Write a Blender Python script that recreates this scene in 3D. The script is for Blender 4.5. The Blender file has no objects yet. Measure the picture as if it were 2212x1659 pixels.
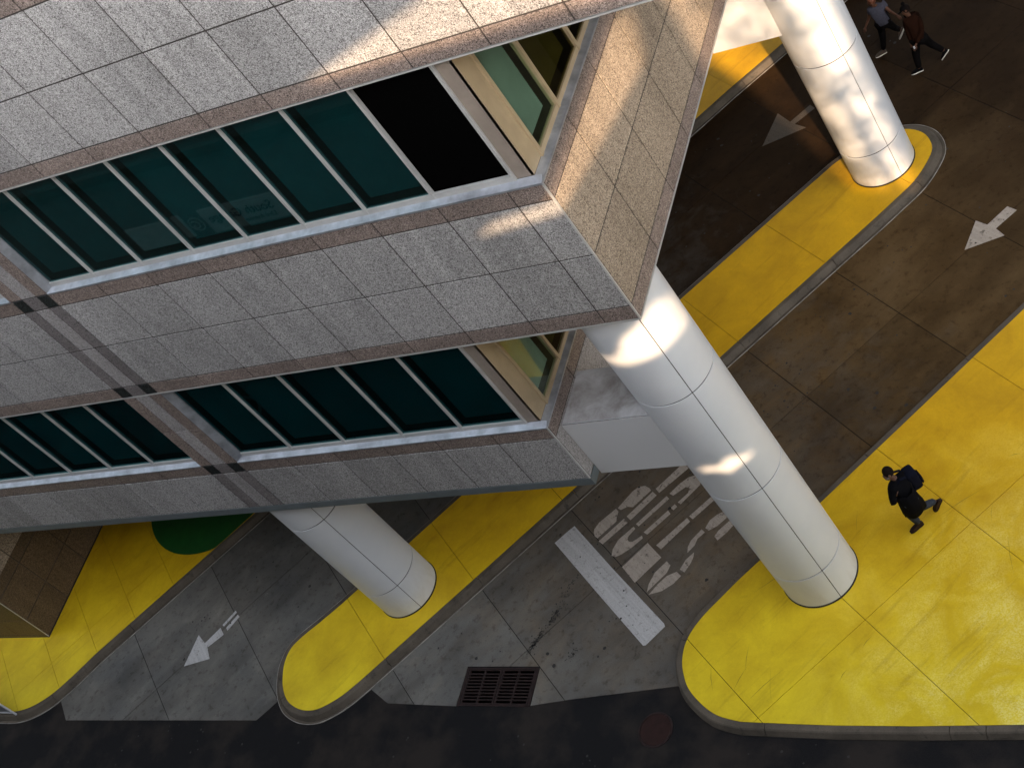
import bpy, bmesh, math, random
from mathutils import Vector, Matrix, geometry
random.seed(7)
R = math.radians
scene = bpy.context.scene
COL = scene.collection

# ------------------------------------------------------------------ camera
cd = bpy.data.cameras.new("camera")
cam = bpy.data.objects.new("camera", cd); COL.objects.link(cam); scene.camera = cam
cd.sensor_fit = 'HORIZONTAL'; cd.sensor_width = 36.0; cd.lens = 3103.27/2212*36
cd.clip_start = 0.05; cd.clip_end = 2000
rx = Vector((0.82403292, 0.25693286, -0.50493094))   # camera right
dn = Vector((-0.10995319, -0.80177632, -0.58742236)) # camera down
fw = Vector((-0.55576978, 0.53957413, -0.63243949))  # camera forward
cam.matrix_world = Matrix(((rx.x, -dn.x, -fw.x, 0), (rx.y, -dn.y, -fw.y, 0), (rx.z, -dn.z, -fw.z, 22.5), (0, 0, 0, 1)))

# ------------------------------------------------------------------ light
SUN_EL = 25.0
w = bpy.data.worlds.new("World"); scene.world = w; w.use_nodes = True
nt = w.node_tree
sky = nt.nodes.new("ShaderNodeTexSky"); sky.sky_type = 'NISHITA'; sky.sun_disc = False
sky.sun_elevation = R(SUN_EL); sky.sun_rotation = R(150)
sky.air_density = 1.0; sky.dust_density = 2.5; sky.ozone_density = 0.6
bg = nt.nodes['Background']; hs = nt.nodes.new('ShaderNodeHueSaturation'); hs.inputs['Saturation'].default_value = 0.35   # thin high haze: a paler sky
nt.links.new(sky.outputs[0], hs.inputs['Color']); nt.links.new(hs.outputs[0], bg.inputs[0]); bg.inputs[1].default_value = 0.15
sd = bpy.data.lights.new("sun", 'SUN'); sun = bpy.data.objects.new("sun", sd); COL.objects.link(sun)
sd.energy = 2.0; sd.angle = R(0.7); sd.color = (1.0, 0.70, 0.44)
ce, se = math.cos(R(SUN_EL)), math.sin(R(SUN_EL))
sun.rotation_euler = Vector((0.5*ce, -0.866*ce, se)).to_track_quat('Z', 'Y').to_euler()
sun.location = (30, -50, 40)
scene.view_settings.view_transform = 'Standard'; scene.view_settings.look = 'None'
scene.view_settings.gamma = 1.0; scene.view_settings.use_curve_mapping = False
scene.view_settings.exposure = 2.2
scene.render.engine = 'CYCLES'
scene.cycles.max_bounces = 8; scene.cycles.transparent_max_bounces = 12

# ------------------------------------------------------------------ materials
class MT:
    """small node helper; every position input is the world position"""
    def __init__(s, name, rough=0.7, spec=0.5, metal=0.0):
        s.m = bpy.data.materials.new(name); s.m.use_nodes = True; s.t = s.m.node_tree
        s.b = s.t.nodes['Principled BSDF']
        s.b.inputs['Roughness'].default_value = rough
        s.b.inputs['Specular IOR Level'].default_value = spec
        s.b.inputs['Metallic'].default_value = metal
        s.geo = s.t.nodes.new('ShaderNodeNewGeometry')
    def n(s, typ, **kw):
        x = s.t.nodes.new(typ)
        for k, v in kw.items(): setattr(x, k, v)
        return x
    def link(s, a, b): s.t.links.new(a, b)
    def mapped(s, scale=(1, 1, 1), rot=(0, 0, 0)):
        m = s.n('ShaderNodeMapping'); m.vector_type = 'TEXTURE'; m.inputs['Scale'].default_value = tuple(1/q for q in scale); m.inputs['Rotation'].default_value = rot
        s.link(s.geo.outputs['Position'], m.inputs[0]); return m.outputs[0]
    def noise(s, scale, detail=3, rough=0.5, vec=None, dist=0.0):
        x = s.n('ShaderNodeTexNoise'); x.inputs['Scale'].default_value = scale; x.inputs['Detail'].default_value = detail
        x.inputs['Roughness'].default_value = rough; x.inputs['Distortion'].default_value = dist
        s.link(vec if vec is not None else s.geo.outputs['Position'], x.inputs['Vector']); return x.outputs['Fac']
    def ramp(s, fac, stops):
        x = s.n('ShaderNodeValToRGB'); e = x.color_ramp.elements
        while len(e) < len(stops): e.new(0.5)
        for i, (p, c) in enumerate(stops):
            e[i].position = p; e[i].color = (c, c, c, 1) if not hasattr(c, '__len__') else (*c, 1)
        s.link(fac, x.inputs[0]); return x.outputs[0]
    def mix(s, fac, a, b, mode='MIX'):
        x = s.n('ShaderNodeMix'); x.data_type = 'RGBA'; x.blend_type = mode
        for sock, v in ((x.inputs[0], fac), (x.inputs[6], a), (x.inputs[7], b)):
            if hasattr(v, 'is_output'): s.link(v, sock)
            elif isinstance(v, (int, float)): sock.default_value = v if sock == x.inputs[0] else (v, v, v, 1)
            else: sock.default_value = (*v, 1)
        return x.outputs[2]
    def math(s, op, a, b=0.0, c=0.0, clamp=False):
        x = s.n('ShaderNodeMath', operation=op); x.use_clamp = clamp
        for i, v in enumerate((a, b, c)):
            if hasattr(v, 'is_output'): s.link(v, x.inputs[i])
            else: x.inputs[i].default_value = v
        return x.outputs[0]
    def rnd(s):
        return s.n('ShaderNodeObjectInfo').outputs['Random']
    def xyz(s):
        x = s.n('ShaderNodeSeparateXYZ'); s.link(s.geo.outputs['Position'], x.inputs[0]); return x.outputs
    def color(s, c):
        if hasattr(c, 'is_output'): s.link(c, s.b.inputs['Base Color'])
        else: s.b.inputs['Base Color'].default_value = (*c, 1)
        return s
    def rough(s, r): s.link(r, s.b.inputs['Roughness']); return s
    def bump(s, h, strength=0.3, dist=0.01):
        x = s.n('ShaderNodeBump'); x.inputs['Strength'].default_value = strength; x.inputs['Distance'].default_value = dist
        s.link(h, x.inputs['Height']); s.link(x.outputs[0], s.b.inputs['Normal']); return s

def granite(name, base, dark, lite, amount=0.5, rough=0.55, stain=0.5):
    k = MT(name, rough, 0.4)
    v1 = k.noise(34, 2, 0.7, dist=1.6); v2 = k.noise(58, 1, 0.5); v3 = k.noise(20, 2, 0.6, dist=1.0)
    c = k.mix(k.ramp(v1, [(0.40 + 0.06*(1-amount), 1.0), (0.53, 0.0)]), base, dark)
    c = k.mix(k.ramp(v2, [(0.56, 0.0), (0.68, 1.0)]), c, lite)
    c = k.mix(k.math('MULTIPLY', k.ramp(v3, [(0.55, 0.0), (0.66, 1.0)]), 0.45), c, lite)
    streak = k.noise(1.0, 4, 0.6, vec=k.mapped((3.2, 3.2, 0.25)))
    blot = k.noise(0.55, 4, 0.6)
    f = k.math('MULTIPLY', k.ramp(streak, [(0.42, 1.0), (0.66, 0.0)]), k.ramp(blot, [(0.35, 0.2), (0.65, 1.0)]))
    c = k.mix(k.math('MULTIPLY', f, stain), c, 0.42, 'MULTIPLY')
    r = k.math('MULTIPLY_ADD', k.rnd(), 0.20, 0.90)
    x = k.n('ShaderNodeCombineColor'); [k.link(r, x.inputs[i]) for i in range(3)]
    c = k.mix(1.0, c, x.outputs[0], 'MULTIPLY')
    k.color(c).bump(v1, 0.15, 0.004); return k.m

def plain(name, col, rough=0.6, spec=0.5, metal=0.0, var=0.12, scale=6):
    k = MT(name, rough, spec, metal)
    a = k.noise(scale, 4, 0.6)
    k.color(k.mix(k.ramp(a, [(0.3, 0.0), (0.7, 1.0)]), tuple(x*(1-var) for x in col), tuple(min(1, x*(1+var)) for x in col)))
    return k.m

M = {}
M['grey_granite'] = granite('grey_granite', (0.395, 0.385, 0.38), (0.095, 0.088, 0.085), (0.68, 0.665, 0.655), 0.65)
M['pink_granite'] = granite('pink_granite', (0.255, 0.20, 0.175), (0.035, 0.024, 0.021), (0.50, 0.42, 0.38), 1.0, 0.45)
M['stripe_granite'] = granite('stripe_granite', (0.225, 0.20, 0.20), (0.06, 0.053, 0.053), (0.32, 0.30, 0.295), 0.6)
M['pale_granite'] = granite('pale_granite', (0.40, 0.38, 0.375), (0.17, 0.155, 0.155), (0.52, 0.50, 0.49), 0.4)
M['black_granite'] = granite('black_granite', (0.022, 0.026, 0.025), (0.008, 0.009, 0.009), (0.05, 0.055, 0.055), 0.5, 0.25, 0.0)
M['brown_granite'] = granite('brown_granite', (0.13, 0.085, 0.045), (0.035, 0.02, 0.011), (0.21, 0.15, 0.09), 0.8)
M['tan_granite'] = granite('tan_granite', (0.37, 0.295, 0.225), (0.08, 0.055, 0.038), (0.64, 0.54, 0.42), 0.75)
M['joint'] = plain('joint_mortar', (0.045, 0.038, 0.033), 0.9)
M['core'] = plain('dark_concrete_core', (0.09, 0.075, 0.06), 0.9)
M['soffit'] = plain('soffit_panel', (0.10, 0.085, 0.065), 0.8)
M['aluminium'] = plain('brushed_aluminium', (0.50, 0.50, 0.49), 0.38, 0.5, 0.3, 0.10, 3)
M['sill'] = plain('galvanised_sill', (0.44, 0.46, 0.50), 0.40, 0.5, 0.7, 0.30, 3.5)
M['tan_metal'] = plain('tan_painted_metal', (0.38, 0.295, 0.185), 0.45, 0.5, 0.1, 0.08, 4)
M['taupe_metal'] = plain('taupe_painted_metal', (0.27, 0.225, 0.19), 0.45, 0.5, 0.1, 0.10, 4)
M['flange'] = plain('blue_grey_flange', (0.14, 0.165, 0.175), 0.5, 0.5, 0.2, 0.12, 3)
M['iron'] = plain('rusty_cast_iron', (0.020, 0.0095, 0.0085), 0.55, 0.4, 0.3, 0.6, 9)
M['pit'] = plain('black_pit', (0.0015, 0.0015, 0.0015), 1.0, 0.0)
M['interior'] = plain('dark_interior', (0.02, 0.02, 0.022), 0.9)
def blindm():
    k = MT('window_blind', 0.6, 0.2); a = k.noise(1.4, 3, 0.6)
    c = k.mix(k.rnd(), (0.27, 0.30, 0.30), (0.56, 0.56, 0.56)); c = k.mix(k.ramp(a, [(0.35, 0.0), (0.7, 0.5)]), c, 0.6, 'MULTIPLY'); k.color(c); return k.m
M['blind'] = blindm()
M['gasket'] = plain('black_gasket', (0.015, 0.014, 0.012), 0.7)

def white_column():
    k = MT('white_enamel_cladding', 0.36, 0.5)
    a = k.noise(0.8, 4, 0.6); b = k.noise(30, 2, 0.5); d = k.noise(1.0, 5, 0.7, vec=k.mapped((2.6, 2.6, 0.8)), dist=0.6)
    z = k.xyz()[2]
    low = k.math('MULTIPLY', k.ramp(d, [(0.46, 0.0), (0.68, 1.0)]), k.math('SUBTRACT', 1.0, k.math('MULTIPLY', z, 0.75), clamp=True))
    c = k.mix(k.ramp(a, [(0.35, 0), (0.7, 1)]), (0.60, 0.62, 0.65), (0.66, 0.675, 0.695))
    c = k.mix(k.math('MULTIPLY', low, 0.55), c, (0.42, 0.40, 0.37))
    r = k.math('MULTIPLY_ADD', k.rnd(), 0.05, 0.97)
    x = k.n('ShaderNodeCombineColor'); [k.link(r, x.inputs[i]) for i in range(3)]
    c = k.mix(1.0, c, x.outputs[0], 'MULTIPLY')
    k.color(c).bump(b, 0.03, 0.002); return k.m
M['white'] = white_column()

def beam_metal():
    k = MT('weathered_white_cladding', 0.5, 0.4)
    a = k.noise(2.2, 6, 0.65, dist=0.4)
    nz = k.n('ShaderNodeSeparateXYZ'); k.link(k.geo.outputs['Normal'], nz.inputs[0])
    up = k.math('MULTIPLY', k.math('GREATER_THAN', nz.outputs[2], 0.7), k.ramp(a, [(0.35, 1.0), (0.72, 0.15)]))
    c = k.mix(k.math('MULTIPLY', up, 0.75), (0.58, 0.59, 0.61), (0.15, 0.125, 0.105))
    k.color(c); return k.m
M['beam'] = beam_metal()

def concrete():
    k = MT('driveway_concrete', 0.85, 0.08)
    rot = (0, 0, R(48))
    a = k.noise(0.5, 5, 0.6); b = k.noise(70, 2, 0.6); tr = k.noise(1.0, 4, 0.6, vec=k.mapped((0.35, 1.15, 1), rot), dist=0.5)
    sp = k.noise(5.5, 3, 0.7); big = k.noise(1.6, 5, 0.65, dist=0.5)
    x, y, z = k.xyz()
    # concrete turns browner further into the lanes
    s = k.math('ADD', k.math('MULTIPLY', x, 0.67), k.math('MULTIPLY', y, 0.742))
    browning = k.math('ADD', k.math('MULTIPLY_ADD', s, 0.085, 0.38), k.math('MULTIPLY_ADD', big, 0.9, -0.45), clamp=True)
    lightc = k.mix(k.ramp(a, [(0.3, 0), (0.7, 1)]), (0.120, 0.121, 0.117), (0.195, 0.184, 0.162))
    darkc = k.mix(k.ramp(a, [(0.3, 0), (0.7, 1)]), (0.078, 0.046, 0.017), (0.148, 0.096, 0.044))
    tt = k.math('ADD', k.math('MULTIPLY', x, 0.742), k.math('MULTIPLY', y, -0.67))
    inner_shade = k.math('MULTIPLY_ADD', tt, -1.2, -28.6, clamp=True)      # shade under the building painted into the lane colour
    deep_shade = k.math('ADD', k.math('MULTIPLY_ADD', s, 0.20, -1.75), k.math('MULTIPLY_ADD', big, 0.8, -0.4), clamp=True)  # shade of the far lanes painted in as near-black concrete
    deep_shade = k.math('MAXIMUM', deep_shade, k.math('MULTIPLY', inner_shade, k.math('MULTIPLY_ADD', s, 0.14, 0.75, clamp=True)))
    darkc = k.mix(k.math('MULTIPLY', deep_shade, 0.85), darkc, (0.020, 0.0095, 0.0038))
    c = k.mix(browning, lightc, darkc)
    c = k.mix(k.math('MULTIPLY', k.ramp(tr, [(0.34, 1.0), (0.62, 0.0)]), 0.5), c, (0.45, 0.42, 0.40), 'MULTIPLY')
    c = k.mix(k.math('MULTIPLY', k.ramp(big, [(0.50, 0.0), (0.72, 1.0)]), 0.35), c, (1.7, 1.65, 1.6), 'MULTIPLY')
    c = k.mix(k.math('MULTIPLY', k.ramp(sp, [(0.54, 0.0), (0.70, 1.0)]), 0.65), c, (0.5, 0.45, 0.42), 'MULTIPLY')
    c = k.mix(k.math('MULTIPLY', k.ramp(b, [(0.38, 1.0), (0.62, 0.0)]), 0.45), c, 0.5, 'MULTIPLY')
    r = k.math('MULTIPLY_ADD', k.rnd(), 0.26, 0.86)
    gx = k.math('SUBTRACT', x, -15.9); gy = k.math('SUBTRACT', y, 13.6)
    cc = k.n('ShaderNodeCombineColor'); [k.link(r, cc.inputs[i]) for i in range(3)]
    c = k.mix(1.0, c, cc.outputs[0], 'MULTIPLY')
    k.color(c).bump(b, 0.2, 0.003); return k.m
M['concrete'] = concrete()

def kerbc():
    k = MT('kerb_concrete', 0.85, 0.12)
    a = k.noise(1.3, 5, 0.6); b = k.noise(50, 2, 0.6); d = k.noise(4, 4, 0.7, dist=0.4)
    c = k.mix(k.ramp(a, [(0.3, 0), (0.7, 1)]), (0.075, 0.064, 0.051), (0.145, 0.122, 0.095))
    c = k.mix(k.ramp(d, [(0.57, 0.0), (0.72, 0.7)]), c, (0.035, 0.032, 0.030))
    c = k.mix(k.math('MULTIPLY', k.ramp(b, [(0.35, 1.0), (0.6, 0.0)]), 0.3), c, 0.5, 'MULTIPLY')
    k.color(c).bump(b, 0.3, 0.004); return k.m
M['kerb'] = kerbc()

def yellow():
    k = MT('yellow_painted_concrete', 0.6, 0.35)
    a = k.noise(0.9, 6, 0.65, dist=0.3); b = k.noise(36, 3, 0.7); d = k.noise(3.0, 5, 0.7); st = k.noise(1, 5, 0.7, vec=k.mapped((0.35, 3.2, 1), (0, 0, R(52))), dist=0.4)
    d2 = k.noise(0.9, 7, 0.72, dist=0.6)
    x, y, z = k.xyz()
    c = k.mix(k.ramp(a, [(0.3, 0), (0.7, 1)]), (0.56, 0.31, 0.002), (0.78, 0.45, 0.004))
    # cool daylight near the street painted in as lemon; chalky wear at the corner
    yf = k.math('ADD', k.math('MULTIPLY_ADD', y, -0.16, 2.62), k.math('MULTIPLY_ADD', a, 0.8, -0.4), clamp=True)
    xf = k.math('MULTIPLY_ADD', x, 0.35, 9.6, clamp=True)
    ch = yf
    pl = k.math('MULTIPLY', k.math('MULTIPLY', ch, k.math('MULTIPLY_ADD', x, 0.16, 1.75, clamp=True)), k.ramp(d2, [(0.44, 0.0), (0.60, 1.0)]))
    c = k.mix(k.math('MULTIPLY', ch, 0.8), c, k.mix(k.ramp(a, [(0.3, 0), (0.7, 1)]), (0.62, 0.495, 0.010), (0.84, 0.69, 0.018)))
    c = k.mix(k.math('MULTIPLY', pl, k.ramp(b, [(0.38, 0.0), (0.58, 0.85)])), c, (0.86, 0.80, 0.36))
    c = k.mix(k.math('MULTIPLY', k.ramp(b, [(0.36, 1.0), (0.58, 0.0)]), 0.16), c, (0.7, 0.62, 0.3), 'MULTIPLY')
    c = k.mix(k.math('MULTIPLY', k.ramp(st, [(0.30, 1.0), (0.44, 0.0)]), 0.45), c, (0.62, 0.56, 0.42), 'MULTIPLY')
    c = k.mix(k.math('MULTIPLY', k.ramp(d, [(0.24, 1.0), (0.42, 0.0)]), 0.35), c, (0.7, 0.62, 0.4), 'MULTIPLY')
    k.color(c).bump(b, 0.12, 0.002); return k.m
M['yellow'] = yellow()

def asphalt():
    k = MT('asphalt', 0.85, 0.08)
    a = k.noise(90, 2, 0.7); b = k.noise(0.7, 5, 0.6); v = k.noise(160, 1, 0.5)
    c = k.mix(k.ramp(a, [(0.35, 0), (0.7, 1)]), (0.004, 0.004, 0.0045), (0.022, 0.022, 0.0235))
    c = k.mix(k.ramp(b, [(0.45, 0), (0.62, 0.7)]), c, (0.034, 0.028, 0.024))
    c = k.mix(k.ramp(v, [(0.74, 0), (0.80, 0.6)]), c, (0.16, 0.15, 0.14))
    k.color(c).bump(a, 0.5, 0.006); return k.m
M['asphalt'] = asphalt()

def paint(name='worn_white_road_paint', col=(0.52, 0.515, 0.51), wear=0.5):
    k = MT(name, 0.7, 0.3)
    a = k.noise(7, 5, 0.75); b = k.noise(38, 3, 0.7); g = k.noise(1, 3, 0.6, vec=k.mapped((0.7, 16, 1), (0, 0, R(-41.5))))
    c = k.mix(k.ramp(g, [(0.35, 0), (0.65, 1)]), tuple(x*0.80 for x in col), col)
    f = k.math('MULTIPLY', k.ramp(a, [(0.56, 0.0), (0.64, 1.0)]), wear)
    c = k.mix(f, c, (0.09, 0.075, 0.06))
    c = k.mix(k.math('MULTIPLY', k.ramp(b, [(0.36, 1.0), (0.48, 0.0)]), 0.35), c, (0.20, 0.17, 0.145))
    k.color(c).bump(b, 0.3, 0.003); return k.m
M['paint_dim'] = paint('dull_road_paint', (0.105, 0.082, 0.060), 1.0); M['paint'] = paint(); M['paint_letter'] = paint('worn_letter_paint', (0.45, 0.39, 0.33), 0.85)  # dim copy: duller, more worn road paint
M['seal_white'] = plain('pale_sealant', (0.30, 0.28, 0.25), 0.7, 0.3, 0, 0.5, 3)
M['green'] = plain('green_painted_disc', (0.006, 0.085, 0.012), 0.6, 0.4, 0, 0.15, 4)

def glass(name, tint, fac0, refl=(0.40, 0.80, 0.82)):
    m = bpy.data.materials.new(name); m.use_nodes = True; t = m.node_tree; t.nodes.clear()
    o = t.nodes.new('ShaderNodeOutputMaterial'); mx = t.nodes.new('ShaderNodeMixShader')
    tr = t.nodes.new('ShaderNodeBsdfTransparent'); gl = t.nodes.new('ShaderNodeBsdfGlossy')
    tr.inputs[0].default_value = (*tint, 1); gl.inputs['Roughness'].default_value = 0.02; gl.inputs[0].default_value = (*refl, 1)
    fr = t.nodes.new('ShaderNodeFresnel'); fr.inputs[0].default_value = fac0
    ge = t.nodes.new('ShaderNodeNewGeometry'); sb = t.nodes.new('ShaderNodeMath'); sb.operation = 'SUBTRACT'; sb.inputs[0].default_value = 1.0; t.links.new(ge.outputs['Backfacing'], sb.inputs[1])
    ml = t.nodes.new('ShaderNodeMath'); ml.operation = 'MULTIPLY'; t.links.new(fr.outputs[0], ml.inputs[0]); t.links.new(sb.outputs[0], ml.inputs[1]); t.links.new(ml.outputs[0], mx.inputs[0]); t.links.new(tr.outputs[0], mx.inputs[1]); t.links.new(gl.outputs[0], mx.inputs[2])
    t.links.new(mx.outputs[0], o.inputs[0]); return m
M['glass'] = glass('teal_tinted_glass', (0.22, 0.47, 0.485), 1.8, (0.6, 0.95, 0.95))
M['glass_low'] = glass('deep_teal_glass', (0.13, 0.43, 0.445), 1.7)
M['glass_side'] = glass('olive_glass', (0.47, 0.45, 0.27), 1.9, (0.8, 0.8, 0.6)); M['glass_pale'] = glass('pale_green_glass', (0.76, 0.86, 0.78), 2.1, (0.85, 0.95, 0.85))

# ------------------------------------------------------------------ mesh helpers
def world_loc(o):
    v = Vector((0, 0, 0))
    while o: v += o.location; o = o.parent
    return v
def link_mesh(name, me, mat, parent=None, loc=None):
    o = bpy.data.objects.new(name, me); COL.objects.link(o)
    if mat is not None and not me.materials: me.materials.append(mat if not isinstance(mat, str) else M[mat])
    base = world_loc(parent) if parent else Vector((0, 0, 0))
    off = base if loc is None else Vector(loc)
    me.transform(Matrix.Translation(-off))
    if parent: o.parent = parent
    o.location = off - base
    return o
def obj(name, bm, mat, parent=None, loc=None, smooth=False):
    me = bpy.data.meshes.new(name); bmesh.ops.recalc_face_normals(bm, faces=bm.faces); bm.to_mesh(me); bm.free()
    if smooth:
        for p in me.polygons: p.use_smooth = True
    return link_mesh(name, me, mat, parent, loc)
def tag(o, label=None, cat=None, group=None, kind=None):
    if label: o['label'] = label
    if cat: o['category'] = cat
    if group: o['group'] = group
    if kind: o['kind'] = kind
    return o
def empty(name, loc, label, cat, group=None):
    o = bpy.data.objects.new(name, None); COL.objects.link(o); o.location = loc; o.empty_display_size = 0.3
    return tag(o, label, cat, group)
def add_box(bm, x0, x1, y0, y1, z0, z1, m=None):
    v = [bm.verts.new(m @ Vector(p) if m else p) for p in ((x0,y0,z0),(x1,y0,z0),(x1,y1,z0),(x0,y1,z0),(x0,y0,z1),(x1,y0,z1),(x1,y1,z1),(x0,y1,z1))]
    for f in ((0,3,2,1),(4,5,6,7),(0,1,5,4),(1,2,6,5),(2,3,7,6),(3,0,4,7)): bm.faces.new([v[i] for i in f])
def box(name, mat, parent, x0, x1, y0, y1, z0, z1, bev=0.0):
    bm = bmesh.new(); add_box(bm, x0, x1, y0, y1, z0, z1)
    if bev: bmesh.ops.bevel(bm, geom=bm.edges[:], offset=bev, segments=1, affect='EDGES')
    return obj(name, bm, mat, parent)
def prism_pts(bm, pts, z0, z1):
    """closed polygon pts (x,y) from z0 to z1"""
    n = len(pts)
    a = [bm.verts.new((p[0], p[1], z0)) for p in pts]; b = [bm.verts.new((p[0], p[1], z1)) for p in pts]
    bm.faces.new(b); bm.faces.new(a[::-1])
    for i in range(n): bm.faces.new((a[i], a[(i+1) % n], b[(i+1) % n], b[i]))
def tri_prism(bm, pts, z0, z1):
    """like prism_pts but for concave outlines: caps triangulated"""
    n = len(pts); tris = geometry.tessellate_polygon([[Vector((p[0], p[1], 0)) for p in pts]])
    a = [bm.verts.new((p[0], p[1], z0)) for p in pts]; b = [bm.verts.new((p[0], p[1], z1)) for p in pts]
    for t in tris: bm.faces.new([b[i] for i in t]); bm.faces.new([a[i] for i in t])
    for i in range(n): bm.faces.new((a[i], a[(i+1) % n], b[(i+1) % n], b[i]))
def lathe(bm, prof, cx, cy, a0=0, a1=360, seg=48):
    """prof: closed (r,z) loop swept from a0 to a1"""
    full = abs(a1-a0-360) < 1e-6; ns = seg if full else seg+1; rings = []
    for i in range(ns):
        a = R(a0+(a1-a0)*i/seg); rings.append([bm.verts.new((cx+r*math.cos(a), cy+r*math.sin(a), z)) for r, z in prof])
    m = len(prof)
    for i in range(seg):
        A = rings[i]; B = rings[(i+1) % ns]
        for j in range(m): bm.faces.new((A[j], A[(j+1) % m], B[(j+1) % m], B[j]))
    if not full: bm.faces.new(rings[0]); bm.faces.new(rings[-1][::-1])
def catmull(P, n=6, closed=False):
    out = []; N = len(P); rng = range(N if closed else N-1)
    for i in rng:
        p0 = P[(i-1) % N] if closed or i > 0 else P[0]; p1 = P[i]; p2 = P[(i+1) % N]; p3 = P[(i+2) % N] if closed or i+2 < N else P[-1]
        for k in range(n):
            t = k/n
            out.append(tuple(0.5*((2*p1[c])+(-p0[c]+p2[c])*t+(2*p0[c]-5*p1[c]+4*p2[c]-p3[c])*t*t+(-p0[c]+3*p1[c]-3*p2[c]+p3[c])*t**3) for c in (0, 1)))
    if not closed: out.append(P[-1])
    return out

# ------------------------------------------------------------------ ground
U = Vector((0.670, 0.742)); V = Vector((0.742, -0.670)); GRID = 2.65   # lane direction, across the lane
DR = ((-18.50, 11.48), (-16.68, 11.48), (-16.66, 10.60), (-18.48, 10.57))
bm = bmesh.new()
outer = [Vector((-220, -220, 0)), Vector((220, -220, 0)), Vector((220, 220, 0)), Vector((-220, 220, 0))]
hole = [Vector((x, y, 0)) for x, y in ((-18.44, 10.63), (-16.70, 10.63), (-16.72, 11.44), (-18.46, 11.44))]
vs = [bm.verts.new((p.x, p.y, -0.012)) for p in outer+hole]
for t in geometry.tessellate_polygon([outer, hole]): bm.faces.new([vs[i] for i in t])
# keep the sheet below the lanes' joints
tag(obj('street', bm, 'asphalt'), kind='structure')

def slabs(name, region, mat, parent, ztop, thick, s_lines, t_lines, gap):
    bm = bmesh.new(); bm.faces.new([bm.verts.new((x, y, 0)) for x, y in region])
    for s in s_lines:
        bmesh.ops.bisect_plane(bm, geom=bm.verts[:]+bm.edges[:]+bm.faces[:], plane_co=(U.x*s, U.y*s, 0), plane_no=(U.x, U.y, 0))
    for t in t_lines:
        bmesh.ops.bisect_plane(bm, geom=bm.verts[:]+bm.edges[:]+bm.faces[:], plane_co=(V.x*t, V.y*t, 0), plane_no=(V.x, V.y, 0))
    polys = [[(v.co.x, v.co.y) for v in f.verts] for f in bm.faces if f.calc_area() > 0.0015]; bm.free()
    for p in polys:
        b = bmesh.new(); f = b.faces.new([b.verts.new((x, y, ztop)) for x, y in p])
        b.normal_update()
        if f.normal.z < 0: f.normal_flip()
        bmesh.ops.inset_individual(b, faces=[f], thickness=gap, depth=0, use_even_offset=True)
        rim = [q for q in b.faces if q is not f]
        bmesh.ops.delete(b, geom=rim, context='FACES_ONLY')
        loose = [e for e in b.edges if not e.link_faces]; bmesh.ops.delete(b, geom=loose, context='EDGES')
        loose = [v for v in b.verts if not v.link_edges]; bmesh.ops.delete(b, geom=loose, context='VERTS')
        r = bmesh.ops.extrude_face_region(b, geom=b.faces[:])
        # extruded copy stays on top, the original goes down
        top = [g for g in r['geom'] if isinstance(g, bmesh.types.BMVert)]
        for v in b.verts:
            if v not in top: v.co.z = ztop-thick
        c = sum((Vector(q) for q in p), Vector((0, 0)))/len(p)
        obj(name, b, mat, parent, (c.x, c.y, ztop))

# both driveway lanes: the joints lie on one common grid
lane_a = [(-31.31, 10.54), (-30.74, 9.99), (-24.1, 10.13), (-23.62, 10.64), (-23.2, 11.3), (-20.9, 13.9), (-11.2, 24.6), (-3.9, 32.7), (-3.9, 40), (-9, 40), (-27.1, 15.9), (-31.2, 11.5), (-31.5, 10.9)]
lane_b = [(-21.35, 10.75), (-21.07, 10.98), (-20.39, 10.61), (-18.51, 10.57), (-18.51, 11.49), (-16.67, 11.49), (-16.65, 10.61), (-15.66, 10.77), (-13.36, 11.07), (-13.0, 11.1), (-12.9, 12.3), (-12.0, 13.5), (-7.0, 19.4), (-2.0, 25.2), (-2.0, 40), (-3.89, 40), (-3.89, 32.7), (-11.19, 24.6), (-20.89, 13.89), (-22.0, 12.0)]
drive = bmesh.new(); prism_pts(drive, [(-11.5, 22), (-11.3, 22), (-11.3, 22.2), (-11.5, 22.2)], -0.05, -0.02)
dw = tag(obj('driveway', drive, 'joint', None, (-14, 14, 0)), kind='structure')
ks = [GRID*k for k in range(-6, 14)]
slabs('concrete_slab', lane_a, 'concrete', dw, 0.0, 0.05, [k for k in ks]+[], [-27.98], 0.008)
slabs('concrete_slab', lane_b, 'concrete', dw, 0.0, 0.05, ks, [-20.65], 0.008)

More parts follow.
